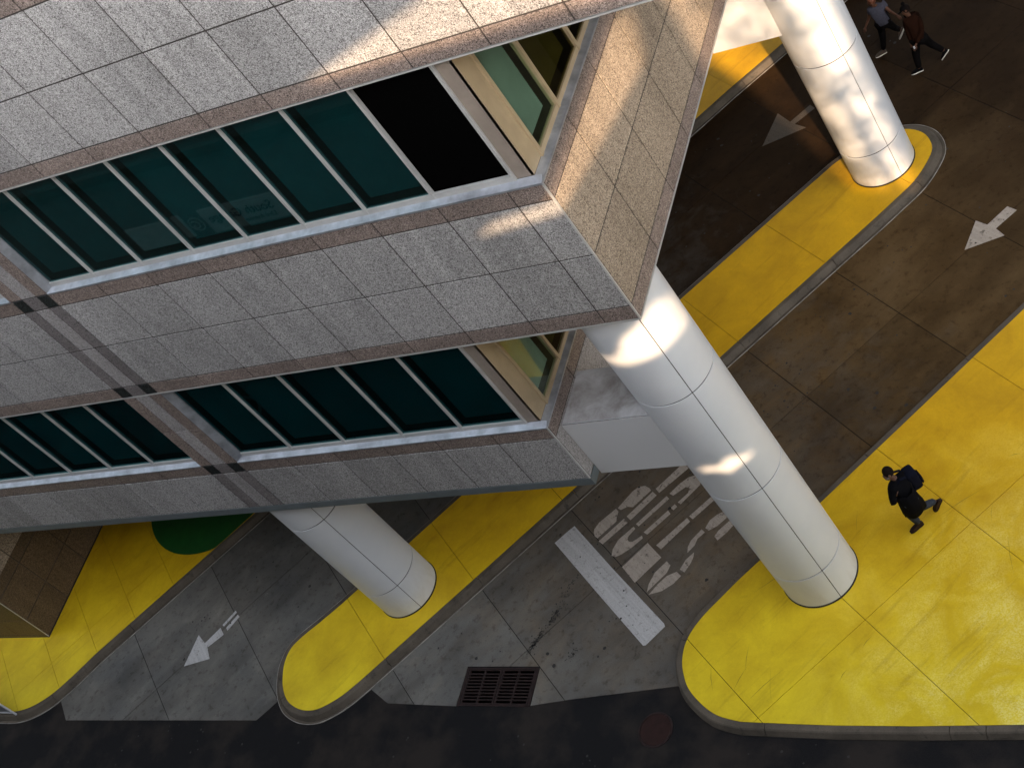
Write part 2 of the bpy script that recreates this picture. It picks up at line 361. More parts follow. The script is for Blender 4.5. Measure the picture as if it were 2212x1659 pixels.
def cut_index(p): return math.floor((p[0]*U.x+p[1]*U.y)/GRID + 1e-6)
def kerb(parent, line, closed, width=0.125, total=0.19, gutter=0.0, z=0.146):
    """line runs with the raised side on its left; kerb stones lie outside it (right)"""
    n = len(line); nor = []
    for i in range(n):
        a = Vector(line[i-1] if (i > 0 or closed) else line[i]); b = Vector(line[(i+1) % n] if (i < n-1 or closed) else line[i])
        d = (b-a).normalized(); nor.append(Vector((d.y, -d.x)))
    prof = [(0.0, z), (width-0.015, z), (width+0.01, z-0.02), (total, 0.012), (total, -0.05), (0.0, -0.05)]
    chunks = []; cur = [0]; rng = range(1, n+1 if closed else n); acc = 0
    for i in rng:
        j = i % n; acc += (Vector(line[j])-Vector(line[i-1])).length
        cur.append(j)
        if cut_index(line[j]) != cut_index(line[i-1]) or acc > 2.9: chunks.append(cur); cur = [j]; acc = 0
    if len(cur) > 1: chunks.append(cur)
    for c in chunks:
        bm = bmesh.new(); rings = []
        for q, i in enumerate(c):
            p = Vector(line[i])
            if q == 0: p = p+(Vector(line[c[1]])-p).normalized()*0.006
            if q == len(c)-1: p = p+(Vector(line[c[-2]])-p).normalized()*0.006
            rings.append([bm.verts.new((p.x+nor[i].x*o, p.y+nor[i].y*o, h)) for o, h in prof])
        m = len(prof)
        for A, B in zip(rings, rings[1:]):
            for k in range(m): bm.faces.new((A[k], A[(k+1) % m], B[(k+1) % m], B[k]))
        bm.faces.new(rings[0]); bm.faces.new(rings[-1][::-1])
        obj('kerb_stone', bm, 'kerb', parent, (line[c[0]][0], line[c[0]][1], 0))
        if gutter:
            bm = bmesh.new(); rr = []
            for q, i in enumerate(c):
                p = Vector(line[i])
                if q == 0: p = p+(Vector(line[c[1]])-p).normalized()*0.006
                if q == len(c)-1: p = p+(Vector(line[c[-2]])-p).normalized()*0.006
                rr.append([bm.verts.new((p.x+nor[i].x*o, p.y+nor[i].y*o, h)) for o, h in ((total+0.006, -0.03), (total+0.006, 0.005), (total+gutter, 0.012), (total+gutter, -0.03))])
            for A, B in zip(rr, rr[1:]):
                for k in range(4): bm.faces.new((A[k], A[(k+1) % 4], B[(k+1) % 4], B[k]))
            bm.faces.new(rr[0]); bm.faces.new(rr[-1][::-1])
            obj('gutter_strip', bm, 'kerb', parent, (line[c[0]][0], line[c[0]][1], 0))
            bm = bmesh.new(); rr = []
            for q, i in enumerate(c): p = Vector(line[i]); rr.append([bm.verts.new((p.x+nor[i].x*o, p.y+nor[i].y*o, h)) for o, h in ((total+gutter, -0.03), (total+gutter, 0.0145), (total+gutter+0.013, 0.0145), (total+gutter+0.013, -0.03))])
            for A, B in zip(rr, rr[1:]):
                for k in range(4): bm.faces.new((A[k], A[(k+1) % 4], B[(k+1) % 4], B[k]))
            bm.faces.new(rr[0]); bm.faces.new(rr[-1][::-1])
            obj('sealant_line', bm, 'seal_white', parent, (line[c[0]][0], line[c[0]][1], 0))

def resample(P, step=0.35):
    out = [P[0]]
    for a, b in zip(P, P[1:]):
        L = math.hypot(b[0]-a[0], b[1]-a[1]); n = max(1, round(L/step))
        for k in range(1, n+1): out.append((a[0]+(b[0]-a[0])*k/n, a[1]+(b[1]-a[1])*k/n))
    return out

# the long island that carries two of the columns
nose_sw = catmull([(-22.61, 13.05), (-23.10, 12.56), (-23.48, 12.20), (-23.70, 11.90), (-23.74, 11.55), (-23.64, 11.19), (-23.46, 10.84), (-23.17, 10.54), (-22.77, 10.37), (-22.38, 10.34), (-22.05, 10.44), (-21.61, 10.72), (-21.2, 11.12)], 4)
nose_ne = catmull([(-10.80, 22.52), (-10.40, 22.98), (-10.02, 23.45), (-9.78, 23.98), (-9.70, 24.40), (-9.84, 24.80), (-10.09, 25.07), (-10.44, 25.23), (-10.9, 25.24), (-11.4, 25.05), (-11.75, 24.80), (-12.10, 24.52)], 4)
isl = nose_sw + resample([nose_sw[-1], (-18.90, 13.62), (-14.08, 18.93), nose_ne[0]])[1:-1] + nose_ne + resample([nose_ne[-1], (-15.41, 20.98), (-20.46, 15.44), nose_sw[0]])[1:-1]
bm = bmesh.new(); prism_pts(bm, [(-16, 17.6), (-15, 18.7), (-15.3, 19), (-16.3, 17.9)], 0.0, 0.10)
island = tag(obj('median_island', bm, 'joint', None, (-17, 18, 0)), kind='structure')
slabs('painted_slab', isl, 'yellow', island, 0.15, 0.16, ks, [], 0.005)
kerb(island, isl, True, gutter=0.07)

# right sidewalk / plaza corner
rc = catmull([(-12.04, 13.74), (-12.43, 13.30), (-12.75, 12.90), (-13.02, 12.56), (-13.22, 12.22), (-13.32, 11.89), (-13.31, 11.55), (-13.22, 11.26), (-13.06, 10.97), (-12.81, 10.72), (-12.50, 10.50), (-12.22, 10.38), (-11.83, 10.30)], 4)
edge = resample([(-3.4, 23.85), (-7.33, 19.25), (-9.31, 16.93), rc[0]], 0.4)[:-1] + rc + resample([rc[-1], (-10.86, 10.28), (-9.98, 10.27), (-8.6, 10.29), (-6.77, 10.36), (9, 10.36)], 0.6)[1:]
bm = bmesh.new(); prism_pts(bm, [(-8, 13), (-7, 13), (-7, 14), (-8, 14)], 0.0, 0.10)
plaza = tag(obj('sidewalk', bm, 'joint', None, (-8, 14, 0)), kind='structure')
slabs('painted_slab', edge+[(9, 23.85)], 'yellow', plaza, 0.15, 0.16, ks, [-15.5, -10.2, -4.9], 0.005)
kerb(plaza, edge, False, gutter=0.0)

# left sidewalk
lc = catmull([(-33.3, 10.12), (-32.66, 10.14), (-32.16, 10.27), (-31.71, 10.52), (-31.39, 10.80), (-31.03, 11.20), (-30.57, 11.78)], 4)
ledge = resample([(-60, 10.12), (-40, 10.12), lc[0]], 0.8)[:-1] + lc + resample([lc[-1], (-29.22, 13.24), (-26.75, 15.90), (-15.54, 28.22), (-14.19, 29.60), (-9.5, 34.6)], 0.4)[1:]
bm = bmesh.new(); prism_pts(bm, [(-33, 14), (-32, 14), (-32, 15), (-33, 15)], 0.0, 0.10)
walk = tag(obj('footpath', bm, 'joint', None, (-31, 13, 0)), kind='structure')
slabs('painted_slab', ledge+[(-9.5, 45), (-60, 45)], 'yellow', walk, 0.15, 0.16, [-7.7-1.325*k for k in range(0, 6)]+[-5.3, -2.65, 0, 2.65, 5.3, 8, 10.65, 13.3, 16]+[-20, -26, -32], [-31.6, -36], 0.005)
kerb(walk, ledge, False, gutter=0.07)

# green painted disc
gc = Vector((-28.6, 17.25)); pts = []
lim = lambda p: p.dot(V)
for i in range(72):
    a = 2*math.pi*i/72; p = gc+Vector((math.cos(a), math.sin(a)))*2.57
    tmax = Vector((-27.77, 14.78)).dot(V)-0.02+ (p.y-14.78)*0.004
    if p.dot(V) > tmax: p = p-V*(p.dot(V)-tmax)
    pts.append((p.x, p.y))
bm = bmesh.new(); tri_prism(bm, pts, 0.151, 0.155)
tag(obj('painted_disc', bm, 'green', None, (gc.x, gc.y, 0.15)), 'large dark green painted disc on the yellow footpath under the building', 'ground marking')

# ------------------------------------------------------------------ road paint
def mark(name, polys, mat, label, cat, part=None):
    allp = [p for q in polys for p in q]; c = (sum(p[0] for p in allp)/len(allp), sum(p[1] for p in allp)/len(allp), 0)
    if part is None:
        bm = bmesh.new()
        for q in polys: tri_prism(bm, q, 0.001, 0.0045)
        return tag(obj(name, bm, mat, None, c), label, cat)
P_ = dict(
 P=[[(-16.16,14.59),(-16.21,14.69),(-16.22,14.78),(-16.14,14.94),(-15.8,15.27),(-15.72,15.19),(-15.73,15.06),(-15.71,14.94),(-16.08,14.54)],
    [(-15.76,15.28),(-15.49,15.69),(-15.36,15.8),(-15.2,15.81),(-15.08,15.74),(-15.03,15.68),(-15.38,15.28),(-15.52,15.3),(-15.67,15.23)],
    [(-16.03,14.46),(-15.53,15.0),(-15.42,14.89),(-15.91,14.38)],[(-15.48,15.05),(-14.98,15.64),(-14.86,15.54),(-15.36,14.95)],[(-14.92,15.71),(-14.39,16.32),(-14.22,16.19),(-14.81,15.6)]],
 O=[[(-15.61,14.08),(-15.62,14.24),(-15.54,14.47),(-15.24,14.78),(-15.19,14.72),(-15.31,14.55),(-15.32,14.47),(-15.27,14.41),(-15.18,14.4),(-14.98,14.54),(-14.95,14.47),(-15.17,14.25),(-15.38,14.1),(-15.5,14.05)],
    [(-15.2,14.84),(-14.61,15.5),(-14.53,15.43),(-15.12,14.78)],[(-14.96,14.62),(-14.49,15.13),(-14.41,15.04),(-14.86,14.56)],[(-14.44,15.19),(-14.36,15.28),(-14.29,15.21),(-14.36,15.13)],
    [(-14.55,15.56),(-14.36,15.79),(-14.18,15.94),(-14.01,15.98),(-13.88,15.88),(-13.85,15.73),(-14.22,15.27),(-14.3,15.32),(-14.1,15.54),(-14.09,15.66),(-14.19,15.7),(-14.45,15.5)]],
 T=[[(-15.28,13.79),(-14.8,14.35),(-14.39,13.98),(-14.88,13.4)],[(-14.58,14.28),(-13.99,14.91),(-13.9,14.82),(-14.44,14.18)],[(-13.95,14.95),(-13.53,15.4),(-13.42,15.33),(-13.85,14.87)]],
 S=[[(-14.54,13.17),(-14.54,13.35),(-14.46,13.62),(-14.24,13.88),(-14.13,13.78),(-14.18,13.6),(-14.41,13.33)],[(-14.48,13.11),(-14.33,13.34),(-14.16,13.53),(-13.95,13.62),(-13.83,13.52),(-13.97,13.34),(-14.2,13.18)],
    [(-13.89,13.67),(-13.8,13.9),(-13.65,14.06),(-13.64,13.95),(-13.67,13.81),(-13.77,13.6)],[(-13.8,14.06),(-13.82,14.2),(-13.78,14.35),(-13.59,14.61),(-13.5,14.53),(-13.64,14.38),(-13.67,14.23)],
    [(-13.51,14.64),(-13.44,14.82),(-13.29,14.95),(-13.16,15.01),(-13.05,14.87),(-13.24,14.67),(-13.42,14.57)],[(-13.26,14.42),(-13.19,14.56),(-12.97,14.79),(-12.87,14.67),(-13.0,14.49),(-13.17,14.32)]])
word = empty('stop_lettering', (-14.6, 14.6, 0), 'worn white word STOP stencilled on the brown driveway behind the stop line', 'road marking')
for ch in 'STOP':
    bm = bmesh.new()
    for q in P_[ch]: tri_prism(bm, q, 0.001, 0.0045)
    obj('painted_letter', bm, 'paint_letter', word)
mark('stop_line', [[(-17.16,14.48),(-16.90,14.76),(-16.76,14.89),(-15.50,13.76),(-13.98,12.44),(-13.94,12.37),(-14.28,11.96),(-14.34,11.95),(-15.80,13.25)]], 'paint', 'thick white stop line with wear grooves painted across the driveway', 'road marking')
mark('lane_arrow', [[(-27.23,11.51),(-27.17,12.37),(-26.83,12.14),(-26.5,12.56),(-26.29,12.37),(-26.68,12.02),(-26.44,11.71)],[(-26.47,12.64),(-26.21,13.04),(-26.15,12.98),(-26.40,12.60)],[(-26.30,12.56),(-26.08,12.92),(-25.99,12.86),(-26.22,12.48)]], 'paint',
     'white arrow with broken shaft on the grey concrete lane below the building', 'road marking')
mark('lane_arrow', [[(-8.73,21.23),(-8.56,22.03),(-8.3,21.85),(-7.91,22.29),(-7.7,22.13),(-8.11,21.7),(-7.91,21.46)]], 'paint_letter', 'white lane arrow on the open brown driveway beside the long yellow island', 'road marking')
mark('lane_arrow', [[(-14.22,25.87),(-13.99,26.98),(-13.58,26.55),(-13.12,27.02),(-12.97,26.86),(-13.44,26.43),(-13.1,26.21)]], 'paint_dim', 'dull white lane arrow in the dark lane between the sunlit column and the building', 'road marking')

# ------------------------------------------------------------------ drain, manhole, lane studs
dr = empty('storm_drain', (-17.58, 11.03, 0), 'rusty black double storm drain grate set in the concrete at the street edge', 'drain grate')
bm = bmesh.new(); add_box(bm, -18.46, -16.70, 10.64, 11.44, -0.7, -0.68)
for (x0, x1, y0, y1) in ((-18.47, -18.44, 10.62, 11.46), (-16.72, -16.69, 10.62, 11.46), (-18.44, -16.72, 11.43, 11.46), (-18.44, -16.72, 10.61, 10.64)): add_box(bm, x0, x1, y0, y1, -0.7, -0.03)
obj('drain_pit', bm, 'pit', dr)
bm = bmesh.new()
for (x0, x1, y0, y1) in ((-18.50, -18.45, 10.58, 11.47), (-16.72, -16.67, 10.60, 11.47), (-18.45, -16.72, 11.43, 11.47), (-18.45, -16.72, 10.59, 10.63)): add_box(bm, x0, x1, y0, y1, -0.05, 0.004)
obj('frame', bm, 'iron', dr)
for gx in (-18.44, -17.575):
    bm = bmesh.new(); x1 = gx+0.85
    for (a, b, c, d) in ((gx, gx+0.045, 10.635, 11.425), (x1-0.045, x1, 10.635, 11.425), (gx+0.405, gx+0.445, 10.66, 11.40), (gx+0.045, x1-0.045, 10.635, 10.66), (gx+0.045, x1-0.045, 11.40, 11.425)): add_box(bm, a, b, c, d, -0.04, 0.002)
    g = obj('grate', bm, 'iron', dr)
    for k in range(9):
        y = 10.735+k*0.0735
        bm = bmesh.new(); add_box(bm, gx+0.045, gx+0.405, y-0.015, y+0.015, -0.04, 0.0); add_box(bm, gx+0.445, x1-0.045, y-0.015, y+0.015, -0.04, 0.0)
        obj('grate_bar', bm, 'iron', g)
bm = bmesh.new(); lathe(bm, [(0.0001, -0.02), (0.325, -0.02), (0.325, 0.0), (0.315, 0.006), (0.0001, 0.006)], -13.65, 10.17, seg=48)
mh = empty('manhole_cover', (-13.65, 10.17, 0), 'round rust brown manhole cover in the dark asphalt street', 'manhole cover')
obj('lid', bm, plain('dark_red_iron_lid', (0.022, 0.0085, 0.007), 0.6, 0.2, 0, 0.25, 7), mh)
bm = bmesh.new(); lathe(bm, [(0.33, -0.02), (0.365, -0.02), (0.365, 0.004), (0.33, 0.004)], -13.65, 10.17, seg=48); obj('rim', bm, 'iron', mh)
for i, (x, y) in enumerate([(-25.35,13.45),(-25.08,13.23),(-25.63,13.18),(-25.38,12.95)]):
    bm = bmesh.new(); lathe(bm, [(0.0001, 0.001), (0.055, 0.001), (0.05, 0.012), (0.0001, 0.018)], x, y, seg=16)
    tag(obj('ground_stud', bm, 'concrete', None, (x, y, 0), True), ['grey domed stud furthest from the street in the group of four behind the broken arrow', 'darker domed stud nearest the island in the group of four behind the broken arrow', 'grey domed stud nearest the footpath in the group of four behind the broken arrow', 'grey domed stud closest to the broken arrow shaft in the group of four'][i], 'stud', 'domed studs behind the broken lane arrow')

# chewing gum spots and grit: uncountable
bm = bmesh.new()
def blob(x, y, r, z):
    n = 7; ph = random.random()*6; vs = [bm.verts.new((x+r*random.uniform(.7, 1.2)*math.cos(ph+2*math.pi*i/n), y+r*random.uniform(.7, 1.2)*math.sin(ph+2*math.pi*i/n), z)) for i in range(n)]
    bm.faces.new(vs)
for _ in range(330):
    s = random.uniform(-12, 14); t = random.choice([random.uniform(-29.6, -26.4), random.uniform(-24.3, -18.6), random.uniform(-22.6, -18.6)])
    p = U*s+V*t
    if p.y < 11.3: continue
    blob(p.x, p.y, random.uniform(0.010, 0.030) if random.random() < 0.9 else 0.045, 0.0065)
for _ in range(60):
    blob(random.uniform(-30, -7), random.uniform(8.6, 10.0), random.uniform(0.01, 0.03), -0.0095)
for cx, cy, n, L_ in ((-16.95, 12.05, 150, 0.30), (-16.66, 12.62, 110, 0.34), (-16.45, 13.35, 50, 0.45), (-15.95, 11.75, 40, 0.16)):
    for _ in range(n):
        q = random.gauss(0, L_*0.5); e = random.gauss(0, 0.045)
        blob(cx+q*0.42+e*0.9, cy+q*0.9-e*0.42, random.uniform(0.005, 0.018), 0.0066)
tag(obj('gum_spots', bm, 'gasket'), kind='stuff')

bm = bmesh.new()   # tyre and shoe scuffs on the yellow plaza
for _ in range(24):
    x = random.uniform(-12.6, -7.0); y = random.uniform(10.6, 16.5); a = random.choice([R(48), R(55), R(100), R(20)])+random.gauss(0, 0.12); L_ = random.uniform(0.15, 1.1); w_ = random.uniform(0.002, 0.006)
    if x < -12.2 and y > 12.8 or x-(-12.0) < (y-13.74)*0.86: continue
    d = Vector((math.cos(a), math.sin(a))); n_ = Vector((-d.y, d.x)); p = Vector((x, y))
    q = [p-n_*w_*.3, p+d*L_*.5-n_*w_+n_*0.02, p+d*L_, p+d*L_*.5+n_*w_+n_*0.02]
    bm.faces.new([bm.verts.new((v.x, v.y, 0.1535)) for v in q])
tag(obj('scuff_marks', bm, plain('scuff', (0.30, 0.21, 0.01), 0.7)), kind='stuff')

# ------------------------------------------------------------------ office building
YF = 12.5
Z = dict(l0=4.90, l1=5.07, l2=6.30, l3=6.60, m0=8.92, m1=9.22, m2=10.35, m3=11.50, m4=11.82, t0=14.09, t1=14.38, t2=15.52, t3=16.67, t4=16.99)
bld = empty('office_building', (-22, 20, 0), 'grey and pink granite office building stepping out over the driveway on white columns', 'building')
G = 0.014; TH = 0.03
def front_panel(x0, x1, z0, z1, mat, y=YF): box('stone_panel', mat, bld, x0+G, x1-G, y, y+TH, z0+G, z1-G, 0.003)
def side_panel(X, y0, y1, z0, z1, mat): box('stone_panel', mat, bld, X-TH, X, y0+G, y1-G, z0+G, z1-G, 0.003)
XR = {'l': -12.93, 'm': -9.95, 't': -6.97}
YB = 46.0
def mass(xr, z0, z1):
    box('spandrel_core', 'core', bld, -60, xr-TH-0.002, YF+TH+0.002, YB, z0, z1)
mass(XR['l'], 4.93, 6.59); mass(XR['m'], 8.95, 11.81); mass(XR['t'], 14.12, 18.5)
# recessed pointing behind the joints
for key, z0, z1 in (('l', 5.075, 6.595), ('m', 8.93, 11.815), ('t', 14.10, 16.985)):
    x = XR[key]
    bm = bmesh.new(); add_box(bm, -60, x-0.012, YF+0.012, YF+0.028, z0, z1); add_box(bm, x-0.028, x-0.012, YF+0.028, YB, z0, z1)
    obj('pointing', bm, 'joint', bld)
rows = {'l': [('l1', 'l2', 'grey_granite'), ('l2', 'l3', 'pink_granite')],
        'm': [('m0', 'm1', 'pink_granite'), ('m1', 'm2', 'grey_granite'), ('m2', 'm3', 'grey_granite'), ('m3', 'm4', 'pink_granite')],
        't': [('t0', 't1', 'pink_granite'), ('t1', 't2', 'grey_granite'), ('t2', 't3', 'grey_granite'), ('t3', 't4', 'pink_granite')]}
base_j = [-20.15, -18.90, -17.69, -16.49, -15.31, -14.11, -12.93, -11.73, -10.54]
left_j = [-21.11-1.31*k for k in range(0, 9)]
for key, rr in rows.items():
    x = XR[key]
    js = [j for j in base_j if j < x-0.3]+([-9.35, -8.16] if key == 't' else [])+[x]
    for z0, z1, mat in rr:
        for a, b in zip(js, js[1:]): front_panel(a, b, Z[z0], Z[z1], mat)
        for b, a in zip(left_j, left_j[1:]): front_panel(a, b, Z[z0], Z[z1], mat)
        # vertical stripes
        A = 'black_granite' if mat == 'pink_granite' else 'stripe_granite'; B = 'stripe_granite' if mat == 'pink_granite' else 'pale_granite'
        front_panel(-21.11, -20.82, Z[z0], Z[z1], A); front_panel(-20.82, -20.44, Z[z0], Z[z1], B); front_panel(-20.44, -20.15, Z[z0], Z[z1], A)
        yj = [YF+0.0, 13.81]+[13.81+1.19*k for k in range(1, 12)]
        if key != 't':
            for a, b in zip(yj, yj[1:]):
                sm = {'pink_granite': 'pink_granite', 'grey_granite': 'tan_granite' if key == 'm' else 'grey_granite'}[mat]
                if key == 'l' and mat == 'grey_granite' : sm = 'pale_granite'
                side_panel(x, a + (TH if a == YF else 0), b, Z[z0], Z[z1], sm)
# piers between the windows
for z0, z1 in (('l3', 'm0'), ('m4', 't0')):
    zm = (Z[z0]+Z[z1])/2
    for a, b in ((Z[z0], zm), (zm, Z[z1])):
        front_panel(-21.15, -20.82, a, b, 'pink_granite'); front_panel(-20.82, -20.44, a, b, 'pale_granite'); front_panel(-20.44, -20.115, a, b, 'pink_granite')
    box('pier_core', 'core', bld, -21.13, -20.13, YF+TH+0.002, YF+0.5, Z[z0]+0.01, Z[z1]-0.01)
# corner trims and drips
for key, z0, z1 in (('l', 'l1', 'l3'), ('m', 'm0', 'm4')):
    box('corner_trim', 'aluminium', bld, XR[key]-0.02, XR[key]+0.006, YF-0.006, YF+0.022, Z[z0]+0.002, Z[z1]-0.002)
box('bottom_flange', 'flange', bld, -40, -12.93, YF-0.004, YF+0.10, 4.885, 5.068)
box('bottom_flange', 'flange', bld, -12.93, -12.915, YF-0.004, YF+0.28, 4.885, 5.068)
for key, zz in (('m', 8.92), ('t', 14.09)):
    box('drip_edge', 'aluminium', bld, -60, XR[key]+0.004, YF-0.004, YF+0.05, zz-0.022, zz-0.002)
    box('drip_edge', 'aluminium', bld, XR[key]-0.046, XR[key]+0.004, YF+0.05, YB, zz-0.022, zz-0.002)
# soffits
box('soffit', 'soffit', bld, -12.9, -9.99, YF+0.06, YB, 8.90, 8.945); box('soffit', 'soffit', bld, -9.9, -7.03, YF+0.06, YB, 14.07, 14.115)
box('soffit', 'soffit', bld, -59, -12.99, YF+0.12, YB, 4.895, 4.925)
# interiors
for z0, z1, xr in ((6.59, 8.95, -13.2), (11.81, 14.12, -10.2)):
    box('interior_wall', 'interior', bld, -59, -18, 15.6, 15.7, z0, z1); box('interior_wall', 'interior', bld, -18, xr-2.6, 17.6, 17.7, z0, z1)

def slats(x0, x1, y0, z0, z1, axis='x'):
    bm = bmesh.new(); n = int((z1-z0)/0.034)
    for i in range(n):
        z = z0+0.034*i+0.01
        if axis == 'x': q = [(x0, y0, z), (x1, y0, z), (x1, y0+0.02, z+0.026), (x0, y0+0.02, z+0.026)]
        else: q = [(y0, x0, z), (y0, x1, z), (y0-0.02, x1, z+0.026), (y0-0.02, x0, z+0.026)]
        bm.faces.new([bm.verts.new(p) for p in q])
    return bm
def front_window(x0, x1, z0, z1, mull, gm, jamb_l=True, no_blind=()):
    """opening x0..x1, z0..z1; mull = glazing lines including both ends"""
    bm = bmesh.new()
    add_box(bm, mull[0], mull[-1], YF+0.10, YF+0.18, z0+0.06, z0+0.145); add_box(bm, mull[0], mull[-1], YF+0.10, YF+0.18, z1-0.05, z1-0.004)
    wn = obj('window', bm, 'aluminium', bld)
    bm = bmesh.new()   # sloping sill
    vs = [bm.verts.new(p) for p in ((x0, YF-0.012, z0-0.012), (x1, YF-0.012, z0-0.012), (x1, YF-0.012, z0+0.022), (x0, YF-0.012, z0+0.022), (x0, YF+0.12, z0-0.012), (x1, YF+0.12, z0-0.012), (x1, YF+0.12, z0+0.065), (x0, YF+0.12, z0+0.065))]
    for f in ((0, 1, 2, 3), (3, 2, 6, 7), (4, 7, 6, 5), (0, 4, 5, 1), (0, 3, 7, 4), (1, 5, 6, 2)): bm.faces.new([vs[i] for i in f])
    obj('sill', bm, 'sill', wn)
    for i, m in enumerate(mull):
        if i == 0 and jamb_l: continue
        box('mullion', 'aluminium', wn, m-0.023, m+0.023, YF+0.092, YF+0.19, z0+0.062, z1-0.006)
    if jamb_l:
        bm = bmesh.new()
        pr = [(x0, YF+0.0), (x0+0.115, YF+0.125), (x0+0.115, YF+0.2), (x0-0.0, YF+0.2)]
        prism_pts(bm, pr, z0+0.03, z1-0.004); obj('jamb', bm, 'sill', wn)
    for i, (a, b) in enumerate(zip(mull, mull[1:])):
        if i not in no_blind: box('glass_pane', gm, wn, a+0.025, b-0.025, YF+0.13, YF+0.142, z0+0.14, z1-0.045)
        if i not in no_blind:
            o = obj('blind', slats(a+0.10, b-0.10, YF+0.25, z0+0.22, z1-0.02), 'blind', wn); o['kind'] = 'stuff'
        else:
            box('unlit_room_sheet', 'pit', wn, a+0.03, b-0.03, YF+0.155, YF+0.17, z0+0.14, z1-0.045)  # black sheet standing in for the unlit room behind the open bay
    return wn
up_m = [-20.0, -18.88, -17.70, -16.50, -15.32, -14.14, -12.95, -11.74, -10.38]
front_window(-20.115, -9.95, Z['m4'], Z['t0'], up_m, 'glass', True, (7,))
front_window(-20.115, -12.93, Z['l3'], Z['m0'], [-19.99, -18.66, -17.33, -15.97, -14.66, -13.35], 'glass_low')
front_window(-33.0, -21.15, Z['l3'], Z['m0'], [-32.6, -31.3, -30.04, -28.78, -27.52, -26.28, -25.0, -23.74, -22.46, -21.2], 'glass_low', False)
front_window(-33.0, -21.15, Z['m4'], Z['t0'], [-32.6, -31.3, -30.04, -28.78, -27.52, -26.28, -25.0, -23.74, -22.46, -21.2], 'glass', False)

def side_window(X, z0, z1, mull, gm, y1, fx):
    """return windows on the stepped end walls; fx: x where the front glazing stops"""
    bm = bmesh.new()
    add_box(bm, X-0.18, X-0.10, mull[0], mull[-1], z0+0.06, z0+0.145); add_box(bm, X-0.18, X-0.10, mull[0], mull[-1], z1-0.05, z1-0.004)
    wn = obj('window', bm, 'tan_metal', bld)
    bm = bmesh.new()
    vs = [bm.verts.new(p) for p in ((X+0.010, YF-0.01, z0-0.010), (X+0.010, y1, z0-0.010), (X+0.010, y1, z0+0.024), (X+0.010, YF-0.01, z0+0.024), (X-0.12, YF+0.12, z0-0.010), (X-0.12, y1, z0-0.010), (X-0.12, y1, z0+0.067), (X-0.12, YF+0.12, z0+0.067))]
    for f in ((0, 1, 2, 3), (3, 2, 6, 7), (4, 7, 6, 5), (0, 4, 5, 1), (0, 3, 7, 4), (1, 5, 6, 2)): bm.faces.new([vs[i] for i in f])
    obj('sill', bm, 'sill', wn)
    # corner post: a taupe face to the street, a tan face to the end wall
    bm = bmesh.new(); add_box(bm, fx+0.032, X-0.125, YF+0.125, YF+0.17, z0+0.07, z1-0.006); obj('corner_post', bm, 'taupe_metal', wn)
    bm = bmesh.new(); add_box(bm, X-0.17, X-0.122, YF+0.125, mull[0]-0.03, z0+0.072, z1-0.008); obj('corner_post', bm, 'tan_metal', wn)
    for m in mull: box('mullion', 'tan_metal', wn, X-0.185, X-0.088, m-0.03, m+0.03, z0+0.062, z1-0.007)
    for n_, (a, b) in enumerate(zip(mull, mull[1:])):
        box('glass_pane', 'glass_pale' if n_ == 0 else gm, wn, X-0.142, X-0.130, a+0.025, b-0.025, z0+0.14, z1-0.045)
        o = obj('blind', slats(a+0.10, b-0.10, X-0.25, z0+0.22, z1-0.02, 'y'), 'blind', wn); o['kind'] = 'stuff'
    return wn
sm = [12.5+0.50, 13.93, 15.10]+[15.10+1.19*k for k in range(1, 9)]
side_window(-9.95, Z['m4'], Z['t0'], sm, 'glass_side', 26, -10.38)
side_window(-12.93, Z['l3'], Z['m0'], sm, 'glass_side', 26, -13.35)
# wall behind the end-wall windows, beyond them
box('interior_wall', 'interior', bld, -12.6, -10.3, 26.0, 26.2, 11.83, 14.08)

# columns' tie beams
def beam(y0, y1, x0, x1, z0=4.80, z1=6.26):
    b = box('beam', 'gasket', bld, x0, x1, y0+0.016, y1-0.03, z0+0.03, z1-0.03)
    box('cladding_panel', 'beam', b, x0, x1, y0, y0+0.014, z0, z1-0.004); box('cladding_panel', 'beam', b, x0, x1, y0+0.038, y1, z1-0.025, z1)
    box('cladding_panel', 'beam', b, x0, x1, y1-0.025, y1, z0, z1-0.012); box('cladding_panel', 'beam', b, x0, x1, y0+0.03, y1-0.03, z0, z0+0.025)
beam(12.79, 13.95, -12.92, -10.95)
beam(23.66, 24.80, -12.92, -11.0)

# round columns
def column(name, cx, cy, seam, label, top=8.88, zs=(1.12, 3.88, 6.66)):
    c = empty(name, (cx, cy, 0.15), label, 'column', 'round white columns under the building')
    bm = bmesh.new(); lathe(bm, [(0.0001, 0.15), (0.725, 0.15), (0.725, top-0.01), (0.0001, top-0.01)], cx, cy, seg=48); obj('shaft', bm, 'gasket', c)
    bm = bmesh.new(); lathe(bm, [(0.71, 0.15), (0.765, 0.15), (0.765, 0.165), (0.71, 0.172)], cx, cy, seg=48); obj('base_seal', bm, 'gasket', c)
    lv = [0.175]+list(zs)+[top]
    g = 0.011/0.75*57.3/2*1.3
    for a, b in zip(lv, lv[1:]):
        for s in (0, 180):
            bm = bmesh.new(); a_ = a+(0.014 if a > 0.2 else 0); b_ = b-(0.014 if b < top else 0)
            lathe(bm, [(0.728, a_), (0.742, a_), (0.746, a_+0.004), (0.746, b_-0.004), (0.742, b_), (0.728, b_)], cx, cy, seam+s+g, seam+s+180-g, 40)
            o = obj('cladding_shell', bm, 'white', c)
            for p in o.data.polygons:
                p.use_smooth = True
            o.data.set_sharp_from_angle(angle=R(25))
    return c
column('column', -10.76, 13.38, -47, 'long white column nearest the street on the broad yellow plaza corner')
column('column', -20.74, 13.38, -41.5, 'short white column standing on the rounded street end of the yellow island', 4.89)
column('column', -10.84, 24.23, -45.5, 'sunlit cream dappled column on the far rounded end of the yellow island')
